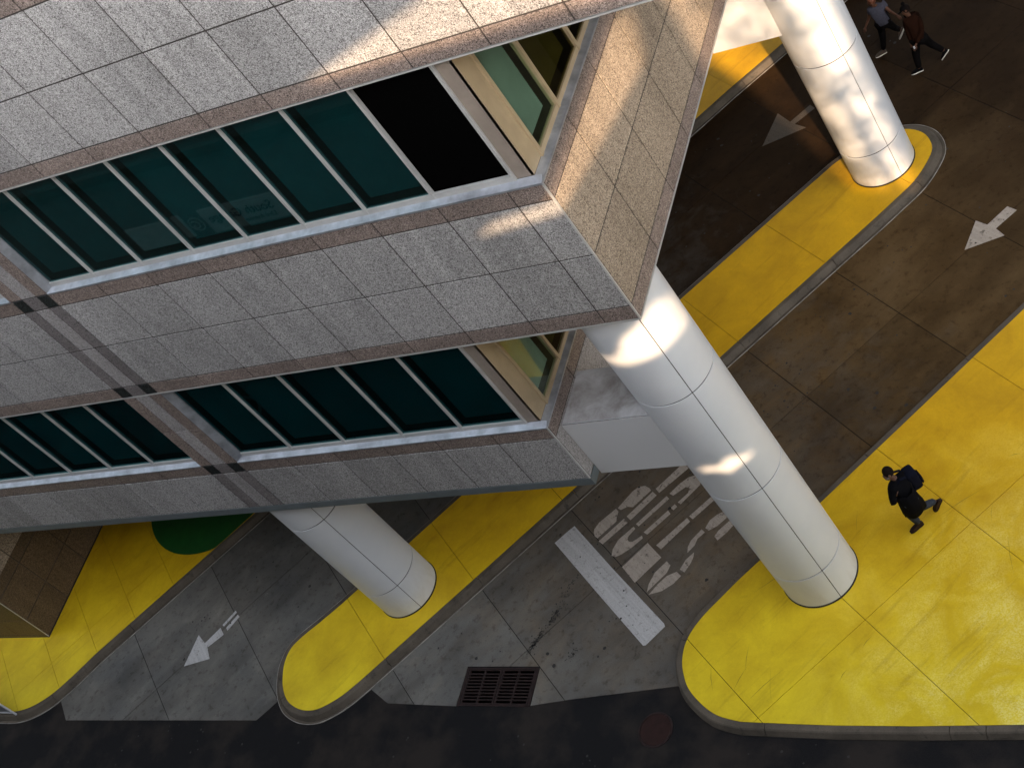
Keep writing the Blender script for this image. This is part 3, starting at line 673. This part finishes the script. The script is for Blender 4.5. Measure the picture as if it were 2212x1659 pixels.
# small pieces of torn sealant at two column bases
# core wall on the left footpath
cw = empty('granite_core_wall', (-32.78, 12.33, 0.15), 'brown granite wall block standing on the yellow footpath under the office building', 'wall')
box('wall_mass', 'core', cw, -45, -32.81, 12.36, 26, 0.15, 4.88)
zj = [0.17, 1.03, 2.03, 3.03, 4.03, 4.87]; yj = [12.34+1.19*k for k in range(0, 9)]
for a, b in zip(zj, zj[1:]):
    for c, d in zip(yj, yj[1:]):
        zz = [(a, b)] if not (a < 2.37 < b) else [(a, 2.37), (2.37, b)]
        for e, f in zz: box('stone_panel', 'brown_granite' if e < 2.3 else 'tan_granite', cw, -32.80, -32.78, c+G, d-G, e+G*(e != 2.37), f-G*(f != 2.37), 0.002)
    for k in range(9):
        x = -32.80-1.19*k
        box('stone_panel', 'brown_granite', cw, x-1.19+G, x-G, 12.33, 12.35, a+G, b-G, 0.002)
box('corner_trim', 'aluminium', cw, -32.80, -32.775, 12.322, 12.34, 0.17, 4.87)
box('base_seal', 'gasket', cw, -32.80, -32.76, 12.31, 26, 0.15, 0.17); box('base_seal', 'gasket', cw, -45, -32.80, 12.31, 12.33, 0.15, 0.17)

# white framed street panel at the lower left corner
sg = empty('framed_panel', (-32.6, 10.04, 0.15), 'white tube frame with grey sheet on the footpath corner by the street', 'panel')
for nm, a in (('post', (-32.62, -32.57, 10.02, 10.07, 0.15, 2.4)), ('post', (-35.4, -35.35, 10.02, 10.07, 0.15, 2.4)), ('rail', (-35.35, -32.62, 10.025, 10.065, 0.24, 0.28)), ('rail', (-35.35, -32.62, 10.025, 10.065, 2.34, 2.39))):
    box(nm, 'white', sg, *a, 0.008)
box('sheet', 'sill', sg, -35.35, -32.62, 10.04, 10.05, 0.285, 2.335)

# ------------------------------------------------------------------ parking garage across the street (behind the viewpoint; seen in the window reflections; wall openings added to shape the sun)
gar = empty('parking_garage', (-12, -1.2, 0), 'pale concrete parking garage across the street, wall openings added to shape the sun', 'building')
ow = [(-75, 0.0), (45, 0.0), (45, 24.9), (-75, 24.9)]
sun_patch_holes = [  # made-up openings, shaped to throw the sun patches onto facade and columns
 [(-4.7, 21.72), (0.9, 21.66), (1.2, 23.2), (-0.6, 23.1), (-1.75, 22.50), (-3.7, 21.98)],
 [(-3.75, 18.47), (-2.1, 18.62), (-1.0, 19.25), (0.30, 20.05), (0.55, 20.9), (0.28, 21.05), (-0.9, 20.0), (-2.07, 18.98), (-3.0, 18.85)],
 [(2.85, 13.55), (4.45, 13.25), (4.45, 23.2), (1.0, 23.2), (1.0, 17.4), (2.0, 16.0)],
 [(-3.3, 15.30), (-2.85, 15.22), (-2.2, 15.30), (-1.8, 15.44), (-1.2, 15.62), (-1.2, 16.3), (-1.65, 16.42), (-2.0, 16.18), (-2.5, 15.95), (-2.75, 15.60), (-3.1, 15.58)],
 [(-3.15, 12.36), (-2.95, 12.22), (-2.7, 12.24), (-2.45, 12.12), (-2.2, 12.24), (-1.95, 12.30), (-1.7, 12.52), (-1.95, 12.56), (-2.15, 12.66), (-2.4, 12.50), (-2.65, 12.54), (-2.8, 12.42)]]
bm = bmesh.new(); loops = [[Vector((x, z, 0)) for x, z in q] for q in [ow]+sun_patch_holes]
tris = geometry.tessellate_polygon(loops); flat = [p for l in loops for p in l]
fa = [bm.verts.new((p.x, -1.2, p.y)) for p in flat]; fb = [bm.verts.new((p.x, -1.5, p.y)) for p in flat]
for t in tris:
    bm.faces.new([fa[i] for i in t]); bm.faces.new([fb[i] for i in t])
k0 = 0
for l in loops:
    n = len(l)
    for i in range(n): bm.faces.new((fa[k0+i], fa[k0+(i+1) % n], fb[k0+(i+1) % n], fb[k0+i]))
    k0 += n
obj('wall', bm, plain('garage_concrete', (0.17, 0.155, 0.14), 0.8), gar)
for z in (4.0, 7.4, 10.8): box('ledge', M['soffit'], gar, -60, 40, -1.19, -1.0, z, z+0.35)
def text_mesh(s, size, x, z, mat, parent, name, y=-1.085):
    cu = bpy.data.curves.new(name, 'FONT'); cu.body = s; cu.size = size; cu.extrude = 0.004; cu.align_x = 'LEFT'
    t = bpy.data.objects.new(name, cu); COL.objects.link(t); bpy.context.view_layer.update()
    me = bpy.data.meshes.new_from_object(t.evaluated_get(bpy.context.evaluated_depsgraph_get())); bpy.data.objects.remove(t)
    me.transform(Matrix(((-1, 0, 0, x), (0, 0, 1, y), (0, 1, 0, z), (0, 0, 0, 1))))
    return link_mesh(name, me, mat, parent)
sign = empty('garage_sign', (-31.4, -1.1, 1), 'pale garage name board reading South Garage across the street', 'sign')
ink = plain('sign_ink', (0.02, 0.05, 0.06), 0.6); pale = plain('sign_board', (0.50, 0.49, 0.46), 0.6)
box('board', pale, sign, -32.95, -29.75, -1.16, -1.10, 0.95, 1.98, 0.004)
text_mesh('South Garage', 0.50, -29.98, 1.42, ink, sign, 'lettering'); text_mesh('33rd Avenue', 0.26, -30.05, 1.12, ink, sign, 'lettering')
text_mesh('G', 0.5, -33.2, 1.3, pale, sign, 'emblem'); bm = bmesh.new(); lathe(bm, [(0.27, 0), (0.30, 0), (0.30, 0.02), (0.27, 0.02)], 0, 0, seg=32)
bmesh.ops.transform(bm, matrix=Matrix.Translation((-33.38, -1.10, 1.47)) @ Matrix.Rotation(R(90), 4, 'X'), verts=bm.verts[:]); obj('emblem', bm, pale, sign)
tag(box('notice_board', pale, None, -34.15, -33.82, -1.16, -1.10, 1.0, 1.97), 'small pale notice board beside the garage name board', 'sign')
tag(box('canopy_sign', pale, None, -36.4, -34.6, -1.16, -1.10, 0.9, 1.9), 'wide blank pale board further along the garage wall', 'sign')

# added unseen block east of the driveway: it closes the sky over the far lanes
tw = empty('sky_blocker', (8, 34, 0), 'added dark block outside the view that shades the far lanes', 'building')
bm = bmesh.new(); add_box(bm, -2.0, 16, 26, 60, 0, 36); obj('wall', bm, plain('blocker_dark', (0.03, 0.022, 0.016), 0.7), tw)

# ------------------------------------------------------------------ added unseen trees whose leaves dapple the far column
bark = plain('tree_bark', (0.06, 0.045, 0.03), 0.9); leaf = plain('tree_leaf', (0.05, 0.09, 0.02), 0.6)
def limb(bm, a, b, r0, r1, seg=8):
    a, b = Vector(a), Vector(b); d = (b-a).normalized(); u = d.orthogonal().normalized(); v = d.cross(u)
    A = [bm.verts.new(a+(u*math.cos(2*math.pi*i/seg)+v*math.sin(2*math.pi*i/seg))*r0) for i in range(seg)]
    B = [bm.verts.new(b+(u*math.cos(2*math.pi*i/seg)+v*math.sin(2*math.pi*i/seg))*r1) for i in range(seg)]
    for i in range(seg): bm.faces.new((A[i], A[(i+1) % seg], B[(i+1) % seg], B[i]))
def dapple_tree(foot, mids, cen, rad, zr, nclump, nleaf, label):
    t = empty('dapple_tree', foot, label, 'tree', 'added trees that dapple the far column')
    bm = bmesh.new(); P = [Vector(foot)]+[Vector(m) for m in mids]; rr = [0.2, 0.15, 0.10, 0.04, 0.02]
    for i, (a, b) in enumerate(zip(P, P[1:])): limb(bm, a, b, rr[i], rr[i+1])
    ends = []
    for i in range(nclump):
        z = random.uniform(*zr); a = random.random()*6.28; q = math.sqrt(random.random())
        e = Vector((cen[0]+rad[0]*q*math.cos(a), cen[1]+rad[1]*q*math.sin(a), z))
        if e.x*22.5/(22.5-min(z, 21.5)) < -4.2: continue
        if i % 2 == 0:
            k = min(P[1:], key=lambda p: (p-e).length); limb(bm, k, e, 0.03, 0.008, 5)
        ends.append(e)
    obj('trunk', bm, bark, t); bm = bmesh.new()
    for e in ends:
        for _ in range(nleaf):
            c = e+Vector((random.gauss(0, 0.26), random.gauss(0, 0.26), random.gauss(0, 0.15))); s_ = random.uniform(0.07, 0.13)
            if c.z > 21.5 or c.x*22.5/(22.5-c.z) < -4.2: continue
            m_ = Matrix.Rotation(random.random()*6.28, 4, 'Z') @ Matrix.Rotation(random.uniform(-1, 1), 4, 'X')
            bm.faces.new([bm.verts.new(c+m_ @ Vector(p)*s_) for p in ((-1, 0, 0), (0, -0.6, 0), (1, 0, 0.1), (0, 0.6, 0))])
    obj('crown', bm, leaf, t)
dapple_tree((1.8, 11.4, 0.15), [(1.6, 10.9, 5), (1.0, 9.8, 9), (0.0, 8.9, 13.5)], (-0.6, 8.7), (1.9, 1.2), (8.6, 16.0), 58, 26, 'added unseen tree on the yellow plaza, dappling the far column')
dapple_tree((2.4, 1.4, 0.0), [(2.3, 1.6, 6), (1.9, 2.0, 12), (1.2, 2.4, 17.5)], (0.9, 2.4), (1.7, 0.9), (11.5, 19.6), 54, 26, 'taller added unseen tree close to the parking garage, dappling the far column')

# ------------------------------------------------------------------ people
def skin_mesh(pts, edges, radii, sub=1):
    me = bpy.data.meshes.new('tmp'); me.from_pydata([tuple(p) for p in pts], edges, []); o = bpy.data.objects.new('tmp', me); COL.objects.link(o)
    o.modifiers.new('s', 'SKIN'); sv = me.skin_vertices[0].data if me.skin_vertices else None
    for i, r in enumerate(radii):
        r = r if isinstance(r, tuple) else (r, r); sv[i].radius = r; sv[i].use_root = (i == 0)
    m = o.modifiers.new('u', 'SUBSURF'); m.levels = sub; m.render_levels = sub
    bpy.context.view_layer.update(); out = bpy.data.meshes.new_from_object(o.evaluated_get(bpy.context.evaluated_depsgraph_get()))
    bpy.data.objects.remove(o); return out
def to_bm(me, bm): bm.from_mesh(me); bpy.data.meshes.remove(me)
def ellipsoid(bm, c, ax, M3=None, seg=14, rings=9, zmin=-1.0):
    c = Vector(c); rows = []
    for i in range(rings+1):
        t = -1+2*i/rings; t = max(t, zmin); rr = math.sqrt(max(0.0, 1-t*t)); row = []
        for j in range(seg):
            p = Vector((rr*math.cos(2*math.pi*j/seg)*ax[0], rr*math.sin(2*math.pi*j/seg)*ax[1], t*ax[2])); p = M3 @ p if M3 else p
            row.append(bm.verts.new(c+p))
        rows.append(row)
    for A, B in zip(rows, rows[1:]):
        for j in range(seg): bm.faces.new((A[j], A[(j+1) % seg], B[(j+1) % seg], B[j]))
def basis(fwd, up=Vector((0, 0, 1))):
    f = Vector(fwd).normalized(); r = f.cross(up).normalized(); u = r.cross(f).normalized()
    return Matrix((r, f, u)).transposed()   # columns: right, forward, up
def shoe(bm_u, bm_s, heel, toe, up, length=0.28):
    f = (Vector(toe)-Vector(heel)).normalized(); B = basis(f, Vector(up)); h = Vector(heel)
    prof = [(-0.03, 0.030), (0.0, 0.040), (0.08, 0.042), (0.16, 0.050), (0.22, 0.046), (0.26, 0.026)]; hgt = [0.07, 0.10, 0.105, 0.075, 0.055, 0.03]
    def tier(bm, z0, zs, k):
        lo = []; hi = []
        for (x, w_), z in zip(prof, zs):
            lo.append([h+B @ Vector((-w_*k, x*1.03, z0)), h+B @ Vector((w_*k, x*1.03, z0))]); hi.append([h+B @ Vector((-w_*k*.8, x, z)), h+B @ Vector((w_*k*.8, x, z))])
        L = [[bm.verts.new(p) for p in q] for q in lo]; H = [[bm.verts.new(p) for p in q] for q in hi]
        for i in range(len(prof)-1):
            bm.faces.new((L[i][0], L[i+1][0], L[i+1][1], L[i][1])); bm.faces.new((H[i][0], H[i][1], H[i+1][1], H[i+1][0]))
            bm.faces.new((L[i][0], H[i][0], H[i+1][0], L[i+1][0])); bm.faces.new((L[i][1], L[i+1][1], H[i+1][1], H[i][1]))
        bm.faces.new((L[0][0], L[0][1], H[0][1], H[0][0])); bm.faces.new((L[-1][0], H[-1][0], H[-1][1], L[-1][1]))
    tier(bm_s, 0.0, [0.026]*6, 1.12); tier(bm_u, 0.024, hgt, 1.0)
def hand(bm, wrist, elbow, spread):
    d = (Vector(wrist)-Vector(elbow)).normalized(); B = basis(d, Vector((0.3, 0.2, 1)).normalized()); w0 = Vector(wrist)
    def seg(a, b, r0, r1):
        a, b = Vector(a), Vector(b); dd = (b-a).normalized(); u = dd.orthogonal().normalized(); v = dd.cross(u)
        A = [bm.verts.new(w0+B @ (a+(u*math.cos(k*math.pi/3)+v*math.sin(k*math.pi/3))*r0)) for k in range(6)]
        C = [bm.verts.new(w0+B @ (b+(u*math.cos(k*math.pi/3)+v*math.sin(k*math.pi/3))*r1)) for k in range(6)]
        for k in range(6): bm.faces.new((A[k], A[(k+1) % 6], C[(k+1) % 6], C[k]))
        bm.faces.new(A); bm.faces.new(C)
    for q, ln in ((-0.030, 0.070), (-0.010, 0.080), (0.010, 0.076), (0.030, 0.060)):
        k1 = (q*1.1, 0.075+ln*0.5, -0.012); seg((q, 0.03, 0), k1, 0.013, 0.010); seg(k1, (q*1.1, 0.075+ln*0.75, -0.012-ln*0.5*spread), 0.010, 0.007)
    seg((-0.028, 0.01, 0), (-0.055, 0.055, -0.015), 0.013, 0.010); seg((-0.055, 0.055, -0.015), (-0.050, 0.09, -0.03), 0.010, 0.008)

SK = {'brown': plain('skin_brown', (0.10, 0.045, 0.028), 0.5), 'tan': plain('skin_tan', (0.085, 0.038, 0.022), 0.6, 0.2)}
def fabric(n, c): return plain(n, c, 0.9, 0.05, 0, 0.18, 25)
def person(J, face, label, loc, skin, top_mat, leg_mat, shoe_mat, sole_mat, hair_mat, bare_arms=False, long_coat=False, extras=None, k=1.0):
    g = {a: Vector(b) for a, b in J.items()}
    p = empty('person', loc, label, 'person')
    head, neck, pel = g['head'], g['neck'], g['pelvis']; face = Vector(face).normalized()
    chest = neck.lerp(pel, 0.32); belly = neck.lerp(pel, 0.68)
    names = ['pelvis', 'belly', 'chest', 'neck', 'chin', 'skull', 'crown', 'shL', 'elL', 'haL', 'pL', 'shR', 'elR', 'haR', 'pR', 'hipF', 'knF', 'anF', 'hipB', 'knB', 'anB', 'nose']
    hd = (head-neck).normalized()
    hand_l = g['haL']+(g['haL']-g['elL']).normalized()*0.07; hand_r = g['haR']+(g['haR']-g['elR']).normalized()*0.07
    skullc = head+hd*0.02
    pts = [pel, belly, chest, neck, head-hd*0.06+face*0.015, skullc, skullc+hd*0.075, g['shL'], g['elL'], g['haL'], hand_l, g['shR'], g['elR'], g['haR'], hand_r, g['hipF'], g['knF'], g['anF'], g['hipB'], g['knB'], g['anB'], head+face*0.098-hd*0.01]
    rad = [(0.15, 0.12), (0.135, 0.11), (0.155, 0.12), 0.058, 0.070, 0.094, 0.062, 0.065, 0.042, 0.026, 0.034, 0.065, 0.042, 0.026, 0.034, 0.095, 0.062, 0.040, 0.095, 0.062, 0.040, 0.016]
    ix = {n: i for i, n in enumerate(names)}
    E_ = [('pelvis', 'belly'), ('belly', 'chest'), ('chest', 'neck'), ('neck', 'chin'), ('chin', 'skull'), ('skull', 'crown'), ('skull', 'nose'), ('chest', 'shL'), ('shL', 'elL'), ('elL', 'haL'), ('haL', 'pL'), ('chest', 'shR'), ('shR', 'elR'), ('elR', 'haR'), ('haR', 'pR'), ('pelvis', 'hipF'), ('hipF', 'knF'), ('knF', 'anF'), ('pelvis', 'hipB'), ('hipB', 'knB'), ('knB', 'anB')]
    bm = bmesh.new(); to_bm(skin_mesh(pts, [(ix[a], ix[b]) for a, b in E_], rad), bm)
    hand(bm, g['haL'], g['elL'], 0.8); hand(bm, g['haR'], g['elR'], 0.8)
    FB = basis(face, hd)
    for s in (-1, 1):   # ears
        ellipsoid(bm, skullc+FB @ Vector((0.092*s, 0, -0.01)), (0.014, 0.025, 0.032), FB, 8, 5)
    obj('body', bm, SK[skin], p, None, True)
    bm = bmesh.new()
    for s in (-1, 1): ellipsoid(bm, skullc+FB @ Vector((0.034*s, 0.083, 0.0)), (0.014, 0.012, 0.009), FB, 8, 5)
    obj('eyes', bm, 'gasket', p)
    # trousers
    tp = [pel, g['hipF'], g['knF'], g['anF'].lerp(g['knF'], 0.06), g['hipB'], g['knB'], g['anB'].lerp(g['knB'], 0.06)]
    obj('trousers', bm_from(skin_mesh(tp, [(0, 1), (1, 2), (2, 3), (0, 4), (4, 5), (5, 6)], [(0.14, 0.115) if long_coat else (0.165, 0.135), 0.098 if long_coat else 0.112*k, 0.082*k, 0.062*k, 0.098 if long_coat else 0.112*k, 0.082*k, 0.062*k])), leg_mat, p, None, True)
    # top
    L = 0.55 if bare_arms else 0.97
    tp = [belly, pel+(pel-belly)*0.15, chest, neck+hd*0.015, g['shL'], g['elL'], g['elL'].lerp(g['haL'], L-0.05), g['shR'], g['elR'], g['elR'].lerp(g['haR'], L-0.05)]
    ed = [(0, 1), (0, 2), (2, 3), (2, 4), (2, 7)]; rr = [(0.165*k, 0.135*k), (0.175*k, 0.145*k), (0.185*k, 0.145*k), 0.078*k, 0.100*k, 0.066*k, 0.050*k, 0.100*k, 0.062*k, 0.048*k]
    if bare_arms:
        tp[5] = g['shL'].lerp(g['elL'], 0.55); tp[8] = g['shR'].lerp(g['elR'], 0.55); ed += [(4, 5), (7, 8)]; tp[6] = tp[5]; tp[9] = tp[8]
        idx = [0, 1, 2, 3, 4, 5, 7, 8]; tp = [tp[i] for i in idx]; rr = [rr[i] for i in idx]; ed = [(0, 1), (0, 2), (2, 3), (2, 4), (4, 5), (2, 6), (6, 7)]
    else: ed += [(4, 5), (5, 6), (7, 8), (8, 9)]
    obj('coat' if long_coat else 'shirt', bm_from(skin_mesh(tp, ed, rr)), top_mat, p, None, True)
    if long_coat:   # skirt of the coat, open at the front
        bm = bmesh.new(); FBt = basis(Vector((face.x, face.y, 0)), Vector((0, 0, 1))); rows = []
        for i, (dz, rx_, ry_) in enumerate(((0.30, 0.175, 0.165), (0.06, 0.205, 0.195), (-0.14, 0.21, 0.22), (-0.30, 0.20, 0.23))):
            row = []
            for j in range(25):
                a = R(90+8)+j*(2*math.pi-R(16))/24
                wv = 1+0.05*math.sin(j*1.7+i)
                q = pel+Vector((0, 0, dz))+FBt @ Vector((rx_*math.cos(a)*wv, ry_*math.sin(a)*wv, 0.03*math.sin(j*1.1)*i/3)); row.append(q)
            rows.append(row)
        ins = [[bm.verts.new(q) for q in r_] for r_ in rows]
        cen = [pel+Vector((0, 0, dz)) for dz in (0.30, 0.06, -0.14, -0.30)]
        inn = [[bm.verts.new(q+(c-q).normalized()*0.012) for q in r_] for r_, c in zip(rows, cen)]
        for S in (ins, inn):
            for A, B in zip(S, S[1:]):
                for j in range(24): bm.faces.new((A[j], A[j+1], B[j+1], B[j]))
        for j in range(24): bm.faces.new((ins[-1][j], ins[-1][j+1], inn[-1][j+1], inn[-1][j])); bm.faces.new((ins[0][j], ins[0][j+1], inn[0][j+1], inn[0][j]))
        for q in (0, 24):
            for i in range(3): bm.faces.new((ins[i][q], ins[i+1][q], inn[i+1][q], inn[i][q]))
        obj('coat_skirt', bm, top_mat, p, None, True)
    # hair
    bm = bmesh.new(); HB = basis(face, hd); ellipsoid(bm, skullc+HB @ Vector((0, -0.034, 0.016)), (0.100, 0.100, 0.118), HB, 16, 12, -0.72); obj('hair', bm, hair_mat, p, None, True)
    # shoes
    for foot, kn in (('F', 'knF'), ('B', 'knB')):
        bu, bs = bmesh.new(), bmesh.new(); an, to = g['an'+foot], g['to'+foot]; fl = J.get('heel'+foot)
        heel = Vector(fl) if fl else an-Vector((0, 0, 0.08)); upv = (an-to).cross((to-heel)) if False else (g[kn]-an)
        shoe(bu, bs, heel, to, upv)
        s = obj('shoe', bu, shoe_mat, p); obj('sole', bs, sole_mat, s)
    if extras: extras(p, g, face, hd, skullc)
    return p
def bm_from(me): bm = bmesh.new(); to_bm(me, bm); return bm

black = fabric('black_wool', (0.004, 0.004, 0.005)); jeans = fabric('grey_blue_denim', (0.035, 0.04, 0.05)); dk = fabric('black_jersey', (0.004, 0.0035, 0.0035))
brown_leather = plain('brown_leather', (0.018, 0.008, 0.006), 0.6, 0.2); navy = fabric('navy_nylon', (0.006, 0.007, 0.014)); greyshirt = fabric('grey_cotton', (0.05, 0.05, 0.066)); rust = fabric('rust_brown_knit', (0.014, 0.005, 0.0025))
white_rub = plain('white_rubber', (0.6, 0.57, 0.5), 0.6); hairb = plain('dark_hair', (0.008, 0.005, 0.004), 0.9, 0.1); redhair = plain('auburn_hair', (0.14, 0.045, 0.02), 0.6)
A = {'head': (-8.976, 14.39, 1.78), 'neck': (-8.895, 14.40, 1.61), 'shL': (-8.95, 14.22, 1.55), 'shR': (-8.76, 14.53, 1.55), 'elL': (-9.00, 14.06, 1.27), 'haL': (-8.93, 14.13, 1.44),
     'elR': (-8.74, 14.42, 1.27), 'haR': (-8.80, 14.31, 1.04), 'pelvis': (-8.802, 14.261, 1.10), 'hipF': (-8.875, 14.20, 1.07), 'hipB': (-8.73, 14.31, 1.07),
     'knF': (-8.95, 14.25, 0.67), 'anF': (-8.901, 14.298, 0.24), 'toF': (-9.08, 14.14, 0.165), 'knB': (-8.76, 14.36, 0.66), 'anB': (-8.56, 14.66, 0.42), 'toB': (-8.66, 14.58, 0.17), 'heelB': (-8.50, 14.70, 0.36), 'heelF': (-8.875, 14.325, 0.165)}
def bag(p, g, face, hd, sk):
    f = Vector((-0.80, -0.60, 0)).normalized(); B = basis(f); c = g['neck'].lerp(g['pelvis'], 0.42)-f*0.26+B @ Vector((0.06, 0, 0.0))
    bm = bmesh.new(); m = Matrix.Translation(c) @ B.to_4x4(); add_box(bm, -0.15, 0.15, -0.11, 0.11, -0.25, 0.23, m)
    bmesh.ops.bevel(bm, geom=bm.edges[:], offset=0.075, segments=3, affect='EDGES', profile=0.6)
    bp = obj('backpack', bm, navy, p, None, True)
    bm = bmesh.new(); add_box(bm, -0.11, 0.11, -0.155, -0.10, -0.20, 0.02, m); bmesh.ops.bevel(bm, geom=bm.edges[:], offset=0.02, segments=2, affect='EDGES'); obj('pocket', bm, navy, bp, None, True)
    bm = bmesh.new()
    for s in (-1, 1):
        pts = [c+B @ Vector((0.10*s, 0.10, 0.22)), c+B @ Vector((0.11*s, 0.22, 0.27)), c+B @ Vector((0.12*s, 0.37, 0.16)), c+B @ Vector((0.12*s, 0.36, -0.05)), c+B @ Vector((0.12*s, 0.12, -0.16))]
        for a, b in zip(pts, pts[1:]):
            d = (b-a).normalized(); u = B @ Vector((1, 0, 0)); n_ = d.cross(u)
            q = [a-u*.025, a+u*.025, b+u*.025, b-u*.025]; bm.faces.new([bm.verts.new(x+n_*.006) for x in q]); bm.faces.new([bm.verts.new(x-n_*.006) for x in q])
    obj('strap', bm, navy, bp)
    bm = bmesh.new(); lathe(bm, [(0.028, -0.005), (0.038, -0.005), (0.038, 0.005), (0.028, 0.005)], 0, 0, seg=16)
    bmesh.ops.transform(bm, matrix=Matrix.Translation(c+Vector((0, 0, 0.25))+B @ Vector((0.0, 0.09, 0))) @ Matrix.Rotation(R(70), 4, 'X'), verts=bm.verts[:]); obj('handle', bm, navy, bp)
    bm = bmesh.new(); FB = basis(face, hd); ellipsoid(bm, sk+FB @ Vector((0, 0.045, -0.062)), (0.066, 0.058, 0.045), FB, 12, 8); obj('beard', bm, plain('grey_beard', (0.11, 0.085, 0.075), 0.9), p, None, True)
person(A, (-0.70, -0.66, -0.22), 'bearded man in black coat and grey trousers striding over the yellow plaza with a backpack', (-8.9, 14.3, 0.15), 'brown', black, jeans, brown_leather, brown_leather, hairb, long_coat=True, extras=bag, k=1.16)
Bp = {'head': (-11.134, 28.351, 1.58), 'neck': (-11.089, 28.39, 1.4), 'shL': (-11.26, 28.38, 1.34), 'shR': (-10.93, 28.43, 1.35), 'elL': (-11.363, 28.387, 1.1), 'haL': (-11.493, 28.267, 0.95), 'elR': (-10.80, 28.345, 1.18), 'haR': (-10.62, 28.18, 1.12),
      'pelvis': (-11.069, 28.352, 0.9), 'hipF': (-11.15, 28.35, 0.88), 'hipB': (-11.0, 28.387, 0.88), 'knF': (-11.22, 28.32, 0.48), 'anF': (-11.34, 28.309, 0.09), 'toF': (-11.52, 28.23, 0.015), 'heelF': (-11.31, 28.32, 0.015),
      'knB': (-10.95, 28.56, 0.5), 'anB': (-10.786, 28.502, 0.42), 'toB': (-10.90, 28.43, 0.20), 'heelB': (-10.73, 28.52, 0.40)}
person(Bp, (-0.85, -0.45, -0.2), 'walker in grey short sleeved shirt and black trousers by the far column', (-11.1, 28.35, 0), 'tan', greyshirt, dk, plain('brown_mesh_shoe', (0.05, 0.032, 0.02), 0.7), white_rub, redhair, bare_arms=True, k=1.06)
Cp = {'head': (-10.194, 27.652, 1.60), 'neck': (-10.136, 27.606, 1.43), 'shL': (-10.26, 27.53, 1.37), 'shR': (-9.98, 27.66, 1.37), 'elL': (-10.25, 27.42, 1.13), 'haL': (-10.24, 27.29, 0.95), 'elR': (-9.93, 27.40, 1.12), 'haR': (-10.12, 27.16, 0.93),
      'pelvis': (-10.071, 27.384, 0.93), 'hipF': (-10.16, 27.39, 0.9), 'hipB': (-9.987, 27.43, 0.9), 'knF': (-10.29, 27.36, 0.48), 'anF': (-10.32, 27.297, 0.09), 'toF': (-10.52, 27.25, 0.015), 'heelF': (-10.28, 27.31, 0.015),
      'knB': (-9.932, 27.586, 0.52), 'anB': (-9.67, 27.52, 0.26), 'toB': (-9.83, 27.47, 0.02), 'heelB': (-9.60, 27.53, 0.22)}
def cap(p, g, face, hd, sk):
    bm = bmesh.new(); FB = basis(face, hd); ellipsoid(bm, sk+FB @ Vector((0, -0.005, 0.04)), (0.105, 0.112, 0.10), FB, 16, 10, 0.0); add_box(bm, -0.075, 0.075, 0.07, 0.17, 0.035, 0.048, Matrix.Translation(sk) @ FB.to_4x4())
    ellipsoid(bm, sk+FB @ Vector((0, -0.05, 0.16)), (0.05, 0.05, 0.045), FB, 10, 6); obj('cap', bm, dk, p, None, True)
person(Cp, (-0.82, -0.52, -0.2), 'walker in dark rust top and black cap striding just behind the grey shirted one', (-10.1, 27.45, 0), 'tan', rust, dk, dk, white_rub, hairb, extras=cap, k=1.2)
ph = tag(box('phone', M['white'], None, -10.17, -10.13, 27.09, 27.11, 0.86, 0.95, 0.004), 'small pale phone in the hand of the walker in the dark rust top', 'phone')

# a fallen leaf on the street and a few more on the ground
for i, (x, y, zz, lb) in enumerate([(-9.62, 9.52, -0.006, 'single pale fallen leaf on the dark street below the plaza kerb')]):
    bm = bmesh.new(); n = 10; vs = [bm.verts.new((x+0.055*math.cos(2*math.pi*k/n), y+0.026*math.sin(2*math.pi*k/n), zz+0.006*abs(math.cos(2*math.pi*k/n)))) for k in range(n)]; bm.faces.new(vs)
    r = bmesh.ops.extrude_face_region(bm, geom=bm.faces[:]); bmesh.ops.translate(bm, vec=(0, 0, 0.003), verts=[g_ for g_ in r['geom'] if isinstance(g_, bmesh.types.BMVert)])
    tag(obj('fallen_leaf', bm, plain('dry_leaf', (0.35, 0.33, 0.10), 0.7)), lb, 'leaf')
